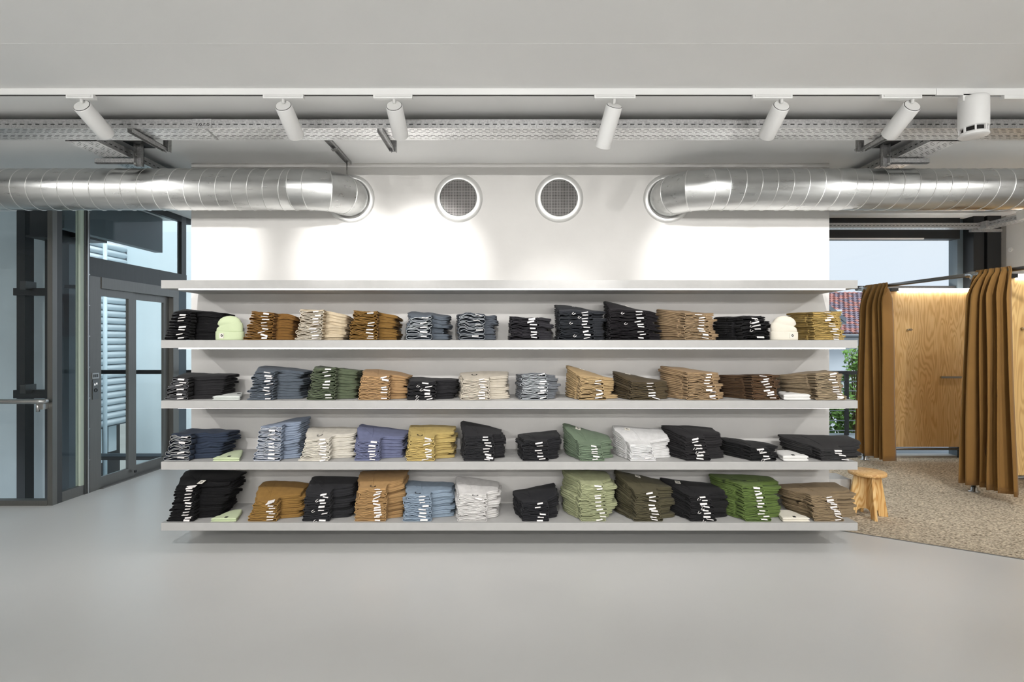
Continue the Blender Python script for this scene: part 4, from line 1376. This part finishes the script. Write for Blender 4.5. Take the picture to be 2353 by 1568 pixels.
for si, (sh, kd, col, edge, word, desc, fl, fr, sl, sr, yf, ybl, ybr, n, ex) in enumerate(STK):
    st = Stack(sh, fl, fr, sl, sr, yf, ybl, ybr, n, 100 + si)
    st.ll, st.lr = ex.get('ll', 0), ex.get('lr', 0)
    cx_ = (st.xfl + st.xfr) / 2
    st.ol, st.orr = .030 * min(max(-cx_ / 2.2, 0), 1) + .006, .036 * min(max(cx_ / 2.2, 0), 1) + .006
    ma, me_ = cloth(col, edge)
    nm, cat = KINDN[kd]
    denim = kd == 'j'
    step = st.r.uniform(.070, .090)
    tagx = st.xfr - .035 - st.r.uniform(0, .03)
    for i in range(n):
        jl, jr, jy = st.r.normal(0, .006), st.r.normal(0, .009), abs(st.r.normal(0, .005))
        if i == 0:
            jy *= .5
        st.gi = i / max(n - 1, 1)
        jy += .035 * st.gi * min(st.hf / .2, 1.3)
        st.jy = jy
        gtag = tagx - st.orr * st.gi
        if 'step' in ex:
            step = ex['step']
        stp = step + st.r.normal(0, .009)
        mbb = body_mesh(st, i, jl, jr, jy, stp, True, i == n - 1)
        cxm = (st.xfl + st.xfr) / 2
        L0 = (cxm, (st.y0 + Y1) / 2, st.base + st.hf * st.g[i])
        g = mk(nm, mbb, ma, None, L0)
        kk = n - 1 - i
        pos = 'topmost' if kk == 0 else NUM[kk] + ' from top'
        where = desc
        lab = '%s folded %s, %s of %s' % (word, cat, pos, where)
        if lab in seen_labels:
            raise RuntimeError('label twice: ' + lab)
        if len(lab.split()) > 16:
            raise RuntimeError('label long: ' + lab)
        seen_labels.add(lab)
        tag(g, lab, cat, '%s %s in %s' % (word, cat, desc))
        mk('waistband', ring_mesh(st, i, jl, jr, jy, denim, kk == 0), [ma, me_], g)
        if st.r.random() < .93 and not (word == 'white' and sh > 2 and st.r.random() < .7):
            w = st.r.uniform(.040, .056)
            o = mk('price_tag', tag_mesh(st, i, gtag + st.r.normal(0, .008), w, st.r.uniform(.006, .014), jy, st.r.uniform(.4, 1.0), st.r.normal(.02, .12)), M_TAG, g)
        if not denim and kd == 's' and st.r.random() < .5:
            xs = st.xfl + st.r.uniform(.3, .6) * (st.xfr - st.xfl)
            z = float(st.Z(i, np.array([xs]), np.array([st.y0]))[0]) + .4 * st.hf / n
            y = st.y0 + jy
            mb = MB(); mb.tube([(xs, y + .01, z + .004), (xs - .008, y - .006, z + .002), (xs - .016, y - .008, z - .008), (xs - .006, y - .007, z - .013), (xs + .01, y - .007, z - .004)], .0022, 6)
            mk('drawstring', mb, M_TAG, g)
        if kk == 0:
            def plate(pt, w, d, name, mtl, rotz=0.0, mark=False):
                e = .02
                zx = float(st.Z(n, np.array([pt.x + e]), np.array([pt.y]))[0] - st.Z(n, np.array([pt.x - e]), np.array([pt.y]))[0]) / (2 * e)
                zy = float(st.Z(n, np.array([pt.x]), np.array([pt.y + e]))[0] - st.Z(n, np.array([pt.x]), np.array([pt.y - e]))[0]) / (2 * e)
                ux = Vector((1, 0, zx)).normalized()
                uy = Vector((0, 1, zy)).normalized()
                nn = ux.cross(uy).normalized()
                uy = nn.cross(ux)
                ux, uy = ux * math.cos(rotz) + uy * math.sin(rotz), uy * math.cos(rotz) - ux * math.sin(rotz)
                mb = MB(); mb.obox(pt + nn * .003, ux * w / 2, uy * d / 2, nn * .0012)
                pl = mk(name, mb, mtl, g)
                if mark:
                    mb = MB(); c_mark(mb, pt + nn * .003, ux, uy, nn * .0016, w * .26); mk('wave_mark', mb, M_INK, pl)
                return pl
            if 'patch' in ex:
                pt = top_point(st, *ex['patch']); plate(pt, .042, .050, 'patch_label', M_PATCH, -.1, True)
            if 'mark' in ex:
                pt = top_point(st, *ex['mark'])
                mb = MB(); c_mark(mb, pt + Vector((0, 0, .003)), Vector((1, 0, -.15)), Vector((0, .9, .2)), Vector((0, 0, .001)), .014); mk('wave_mark', mb, M_TAG, g)
            if 'ptag' in ex:
                pt = top_point(st, *ex['ptag']); plate(pt + Vector((0, 0, .002)), .05, .05, 'price_card', M_TAG, .25)
            if 'bow' in ex:
                pt = top_point(st, *ex['bow'])
                mb = MB()
                pp = []
                for q in np.linspace(0, 1, 22):
                    a = q * 9.5
                    x, y = pt.x + .035 * (q - .5) * 1.6 + .012 * math.cos(a), pt.y + .012 * math.sin(a) - .01 * q
                    y = max(y, st.y0 + .004)
                    pp.append((x, y, float(st.Z(n, np.array([x]), np.array([y]))[0]) + .002))
                mb.tube(pp, .0017, 6); mk('drawstring', mb, M_INK, g)
            if 'string' in ex:
                pt = top_point(st, *ex['string'])
            if 'seam' in ex or (sh >= 3 and yf - max(ybl, ybr) > 12):
                for (xa, ya, xb2, yb2) in ((.30, .86, .42, .28), (.12, .74, .36, .42)):
                    pp = []
                    for q in np.linspace(0, 1, 10):
                        u, v = xa + (xb2 - xa) * q, ya + (yb2 - ya) * q
                        y = st.y0 + v * (Y1 - st.y0)
                        x = st.sl + u * (st.sr - st.sl)
                        pp.append((x, y, float(st.Z(n, np.array([x]), np.array([y]))[0]) + .0004))
                    mb = MB(); mb.tube(pp, .0016, 5); mk('seam', mb, ma, g)

# ---------------------------------------------------------------- beanies
M_KG = mat('pale_green_knit', srgb(204, 216, 178), .95, var=.04, vscale=12, bump=.35, bscale=260, spec=.1, sheen=.1)
M_KC = mat('cream_knit', srgb(232, 226, 212), .95, var=.03, vscale=12, bump=.35, bscale=260, spec=.1, sheen=.1)
M_KW = mat('white_knit', srgb(232, 231, 228), .95, var=.03, vscale=12, bump=.35, bscale=260, spec=.1, sheen=.1)
M_KL = mat('pale_grey_knit', srgb(212, 216, 212), .95, var=.03, vscale=12, bump=.35, bscale=260, spec=.1, sheen=.1)


def upright_beanie(px0, px1, ytop, m, label, lean, patchx, card):
    yc = 3.96
    x0, x1 = PX(px0, yc - .02), PX(px1, yc - .02)
    cx, hw = (x0 + x1) / 2, (x1 - x0) / 2
    base = SH[1][0]
    H = PZ(ytop, yc) - base
    t = thing('beanie', (cx, yc, base), label, 'beanie', 'beanies on the shelves')
    prof = [(.90, .28, 0), (.93, .40, 0), (.92, .50, .02), (.86, .585, .05), (.80, .63, .08), (.80, .66, .0), (.83, .70, -.06), (.78, .78, -.05), (.66, .87, -.03), (.48, .94, -.01), (.25, .985, 0), (.03, 1.0, 0)]
    mb = MB(); lps = []
    for (r_, z, sh_) in prof:
        lp = []
        for k in range(36):
            a = 2 * PI * k / 36
            rr = 1 + .02 * math.sin(3 * a + z * 9)
            dz = .022 * math.cos(a + .3) * lean * math.exp(-((z - .64) / .12) ** 2) * H * 3
            lp.append((cx + hw * r_ * rr * math.cos(a) + hw * sh_ * lean, yc + .047 * r_ * rr * math.sin(a) + .0, base + H * z + dz))
        lps.append(lp)
    mb.loops(lps, 0, True); mk('crown', mb, m, t)
    mb = MB(); lps = []
    for (r_, z) in ((.90, .004), (.97, .002), (1.0, .03), (1.005, .15), (1.0, .31), (.985, .345), (.95, .35), (.90, .33)):
        lps.append([(cx + hw * r_ * math.cos(2 * PI * k / 40), yc + .054 * r_ * math.sin(2 * PI * k / 40), base + H * z + (.004 * math.sin(4 * PI * k / 40) if z > .3 else 0)) for k in range(40)])
    mb.loops(lps, 0, True); mk('cuff', mb, m, t)
    xp = PX(patchx, yc - .054)
    u = (xp - cx) / hw
    yp = yc - .054 * math.sqrt(max(1 - u * u, .05)) * 1.005
    tang = Vector((1, .054 / hw * u / math.sqrt(max(1 - u * u, .05)), 0)).normalized()
    nn = Vector((tang.y, -tang.x, 0))
    mb = MB(); mb.obox((xp, yp - .002, base + H * .175), tang * .0175, (0, 0, .0185), nn * .0018); pl = mk('patch_label', mb, M_PATCH, t)
    mb = MB(); c_mark(mb, Vector((xp, yp - .002, base + H * .19)) + tang * .003, tang, Vector((0, 0, 1)), nn * .0026, .0095); mk('wave_mark', mb, M_INK, pl)
    if card:
        c = P(543, 741, yc + .05)
        ux = Vector((.8, 0, -.5)).normalized()
        uz = Vector((.5, 0, .8)).normalized()
        mb = MB(); mb.obox(c, ux * .036, uz * .026, (0, .0008, 0)); mk('price_card', mb, M_TAG, t)


upright_beanie(493, 558, 726, M_KG, 'pale green knitted beanie standing upright with a white card tag', 1, 509, True)
upright_beanie(1772, 1836, 726, M_KC, 'cream knitted beanie standing upright in front of the mustard stack', -1, 1820, False)


def flat_beanie(sh, fx0, fx1, bx0, bx1, yback, h, m, label, ink, cuff=True, y0=3.915):
    base = SH[sh][0] + .0005
    d1 = (EYE - base - h) * F / (yback - CY)
    d1 = min(d1, 4.30)
    xa, xb = PX(fx0, y0), PX(fx1, y0)
    xc, xd = PX(bx0, d1 - .05), PX(bx1, d1 - .05)
    t = thing('beanie', ((xa + xb) / 2, (y0 + d1) / 2, base), label, 'beanie', 'beanies on the shelves')

    def outline(y):
        v = (y - y0) / (d1 - y0)
        l, r_ = xa + (xc - xa) * v, xb + (xd - xb) * min(v * 1.2, 1)
        if v > .36:
            k = math.sqrt(max(1 - ((v - .36) / .64) ** 2, 0.0)) ** .65
            mid = (l + r_) / 2
            l, r_ = mid + (l - mid) * k, mid + (r_ - mid) * k
        return l, r_

    def slab(ya, yb, z0, z1, grow):
        mb = MB(); lps = []
        n_ = 14
        for q in range(n_):
            y = ya + (yb - ya) * q / (n_ - 1)
            l, r_ = outline(min(y, d1 - .0006))
            l -= grow; r_ += grow
            e = min(1.0, .35 + (y - ya) / .02, .25 + (yb - y) / .03)
            zc, hh = z0 + (z1 - z0) * .5, (z1 - z0) * .5 * math.sqrt(max(e, .05))
            lp = []
            for k in range(24):
                a = 2 * PI * k / 24
                ca, sa = math.cos(a), math.sin(a)
                x = (l + r_) / 2 + (r_ - l) / 2 * math.copysign(abs(ca) ** .35, ca)
                lp.append((x, y, zc + hh * math.copysign(abs(sa) ** .6, sa) * (1 if sa < 0 else 1 + .10 * math.sin(x * 60 + y * 20))))
            lps.append(lp)
        mb.loops(lps, 0, True)
        return mb
    mk('crown', slab(y0 + .012, d1, base, base + h, 0), m, t)
    if cuff:
        mk('cuff', slab(y0, y0 + .075, base, base + h * .5, .004), m, t)
        mk('cuff', slab(y0 + .002, y0 + .078, base + h * .52, base + h * 1.1, .004), m, t)
    pt = P(ink[0], ink[1], y0 + .08)
    y = min(max((EYE - base - h * 1.02) * F / (ink[1] - CY), y0 + .02), d1 - .03)
    x = PX(ink[0], y)
    mb = MB(); mb.obox((x, y, base + h * 1.08 + .002), (.010, 0, 0), (0, .010, 0), (0, 0, .002)); mk('wave_mark', mb, M_INK, t)


flat_beanie(2, 489, 550, 527, 562, 901, .030, M_KL, 'flat pale grey beanie beside the black jeans on the middle shelf', (549, 906))
flat_beanie(2, 1802, 1862, 1786, 1826, 899, .042, M_KW, 'thick folded white beanie on the middle shelf', (1810, 902))
flat_beanie(3, 490, 549, 527, 561, 1033, .026, M_KG, 'flat pale green beanie on the second-lowest shelf', (527, 1050))
flat_beanie(3, 1801, 1857, 1780, 1826, 1033, .040, M_KW, 'thick folded white beanie on the second-lowest shelf', (1822, 1050))
flat_beanie(4, 485, 541, 526, 558, 1169, .026, M_KG, 'flat pale green beanie with black loop on the lowest shelf', (520, 1190))
flat_beanie(4, 1800, 1860, 1785, 1826, 1170, .030, M_KC, 'flat cream beanie with black loop on the lowest shelf', (1825, 1191))

# ---------------------------------------------------------------- fitting rooms
PA, PB = Vector((4.735, 6.90, 0)), Vector((4.90, 5.45, 0))
RZ = 2.307


def rail_x(y):
    return PA.x + (PA.y - y) * (PB.x - PA.x) / (PA.y - PB.y)


t = thing('curtain_rail', (rail_x(6), 6, RZ), 'long steel curtain rail carried on posts along the fitting rooms', 'curtain rail')
mb = MB(); mb.tube([(rail_x(YB), YB, RZ), (rail_x(6.9), 6.9, RZ)], .021, 14); mk('rail', mb, M_STEEL, t)
mb = MB(); mb.tube([(rail_x(6.9), 6.9, RZ), (rail_x(5.45), 5.45, RZ)], .021, 14); mk('rail', mb, M_STEEL, t)
mb = MB(); mb.tube([(rail_x(5.45), 5.45, RZ), (rail_x(3.0), 3.0, RZ)], .021, 14); mk('rail', mb, M_STEEL, t)
for p in (PA, PB):
    mb = MB(); mb.tube([(p.x, p.y, .004), (p.x, p.y, RZ)], .021, 14); pm = mk('post', mb, M_STEEL, t)
    mb = MB(); mb.lathe([(.055, .004), (.055, .010), (.032, .014), (.029, .05), (.022, .052)], (p.x, p.y, 0), 20); mk('foot_flange', mb, M_STEEL_L, pm)
    mb = MB(); mb.lathe([(.0, RZ - .05), (.031, RZ - .048), (.031, RZ + .028), (.0, RZ + .03)], (p.x, p.y, 0), 16)
    mb.tube([(p.x + .01, p.y - .07, RZ), (p.x - .01, p.y + .07, RZ)], .029, 14); mk('rail_joint', mb, M_STEEL_L, pm)

for (yp, xr1, m, lab, hooks) in ((6.90, 6.5, M_PLY, 'plywood partition panel at the back of the open fitting room', 1), (5.45, 6.5, M_PLY2, 'nearer plywood partition panel at the right edge', 2)):
    xl_ = rail_x(yp) + .03
    t = thing('partition_panel', ((xl_ + xr1) / 2, yp, .17), lab, 'partition')
    mb = MB(); mb.box(xl_, xr1, yp - .012, yp + .012, .178, 2.265, bev=.002); mk('plywood_sheet', mb, m, t)
    mb = MB(); mb.tube([(xl_ - .03, yp, .15), (xr1, yp, .15)], .018, 12); mk('bottom_tube', mb, M_STEEL, t)
    mb = MB(); mb.tube([(xl_ + .40, yp - .02, 2.285), (xr1, yp - .02, 2.285)], .022, 12); o = mk('light_tube', mb, M_TUBE, t); o['label'] = 'glowing white tube along the panel top'
    mb = MB(); mb.box(xl_ + .30, xl_ + .40, yp - .045, yp + .005, 2.265, 2.31, bev=.004); mk('tube_cap', mb, M_BLACK, t)
    if hooks == 1:
        hp = P(2090, 758, yp - .05)
        hs = [hp]
    else:
        hs = [Vector((PX(2349, yp - .02), yp, PZ(755, yp)))]
    for hp in hs:
        mb = MB(); mb.tube([(hp.x, yp - .012, hp.z), (hp.x - .004, yp - .065, hp.z)], .012, 14); mb.tube([(hp.x - .004, yp - .058, hp.z), (hp.x - .004, yp - .08, hp.z)], [.016, .016], 14)
        mb.tube([(hp.x - .03, yp - .055, hp.z), (hp.x + .03, yp - .055, hp.z)], .011, 12)
        mk('coat_hook', mb, M_STEEL_L, t)
    if hooks == 1:
        a, b_ = P(2161, 867, yp - .045), P(2209, 867, yp - .045)
        mb = MB(); mb.box(a.x, b_.x, yp - .055, yp - .035, a.z - .016, a.z + .012, bev=.004)
        for xx in (a.x + .04, b_.x - .04):
            mb.tube([(xx, yp - .012, a.z), (xx, yp - .04, a.z)], .009, 10)
        mk('grab_bar', mb, M_STEEL_L, t)
        mb = MB(); mb.box(b_.x, b_.x + .3, yp - .0135, yp - .011, a.z - .001, a.z + .002); mk('sheet_joint', mb, M_STEEL_D, t)


def curtain(ya, yb, nf, seed, label, zlo, spread):
    """gathered curtain on the rail from ya (far) to yb (near)"""
    r = np.random.default_rng(seed)
    NU, NV = nf * 18, 30
    zt = RZ + .035
    fw = r.uniform(.6, 1.5, nf)
    fa = r.uniform(.6, 1.35, nf)
    cs = np.concatenate([[0], np.cumsum(fw) / fw.sum()])
    rows = []
    for q in range(NV + 1):
        v = q / NV
        v = v ** 1.2
        z = zt + (zlo - zt) * v
        row = []
        for k in range(NU + 1):
            u = k / NU
            j = min(int(np.searchsorted(cs, u, side='right') - 1), nf - 1)
            loc = (u - cs[j]) / (cs[j + 1] - cs[j])
            ph = 2 * PI * loc
            y = ya + (yb - ya) * u + spread * (.5 - u) * v ** .5
            d = (zt - z)
            amp = .010 + .050 * min(d / .22, 1.0) * fa[j] * (1 + .25 * v)
            if d < .075:
                amp = .020 + .012 * math.sin(k * .9)       # the pocket round the rail
            w = math.sin(ph)
            wob = .010 * math.sin(5 * v + j * 1.7)
            off = amp * (w + .28 * math.sin(2 * ph + j)) - .005 + wob * min(d / .3, 1)
            x = rail_x(ya + (yb - ya) * u) - .022 - .04 * min(d / .3, 1) + off * (1 if d >= .075 else .35)
            yy = y + .018 * math.cos(ph) * min(d / .3, 1) * fa[j]
            # pinch below the pocket
            row.append((x, yy, z + .004 * math.sin(ph * 1 + j) * (1 if 0 < v < 1 else .3)))
        rows.append(row)
    mb = MB()
    vs = [p for row in rows for p in row]
    n = NU + 1
    fs = [(a * n + b, a * n + b + 1, (a + 1) * n + b + 1, (a + 1) * n + b) for a in range(NV) for b in range(NU)]
    mb.add(vs, fs, 0, True)
    t = thing('curtain', (rail_x((ya + yb) / 2), (ya + yb) / 2, zlo), label, 'curtain', 'brown fitting-room curtains')
    o = mk('drape', mb, M_CURT, t)
    sm = o.modifiers.new('thickness', 'SOLIDIFY')
    sm.thickness = .004
    mb = MB()
    mb.tube([(p[0] - .004, p[1] - .001, zlo + .05 + .001 * math.sin(i)) for i, p in enumerate(rows[-1])], .0012, 4)
    mk('hem_seam', mb, M_CURT, t)
    return t


curtain(6.86, 6.50, 5, 5, 'brown curtain gathered on the rail nearest the window', .10, .22)
curtain(5.40, 5.06, 6, 9, 'nearer brown curtain gathered at the right edge', .095, .26)

# plywood stool
SC = Vector((3.25, 4.70, 0))
t = thing('stool', (SC.x, SC.y, .004), 'round plywood stool with crossed slab legs on the carpet', 'stool')
mb = MB(); mb.lathe([(.0, .380), (.146, .380), (.15, .384), (.15, .406), (.146, .410), (.0, .410)], (SC.x, SC.y, 0), 48); mk('seat', mb, M_PLYT, t)
u1 = Vector((.155, -.03, 0)).normalized()
u2 = Vector((-.03, -.155, 0)).normalized()
u2 = Vector((u1.y, -u1.x, 0)) * 1.0
for j, u in enumerate((u1, u2)):
    n_ = Vector((-u.y, u.x, 0)) * .011
    for s in (-1, 1):
        poly = [(0.011, .38), (.108, .38), (.168, .004), (.095, .004), (.085, .052), (.06, .070), (.011, .070)]
        mb = MB()
        vs = [SC + u * (s * a) + Vector((0, 0, z)) + n_ for a, z in poly] + [SC + u * (s * a) + Vector((0, 0, z)) - n_ for a, z in poly]
        k = len(poly)
        mb.add(vs, [tuple(range(k)), tuple(reversed(range(k, 2 * k)))] + [(i, i + k, (i + 1) % k + k, (i + 1) % k) for i in range(k)])
        mk('leg', mb, M_PLYS, t)
mb = MB(); mb.obox((SC.x, SC.y, .225), u1 * .0112, u2 * .0112, (0, 0, .155)); mk('leg_joint', mb, M_PLYS, t)
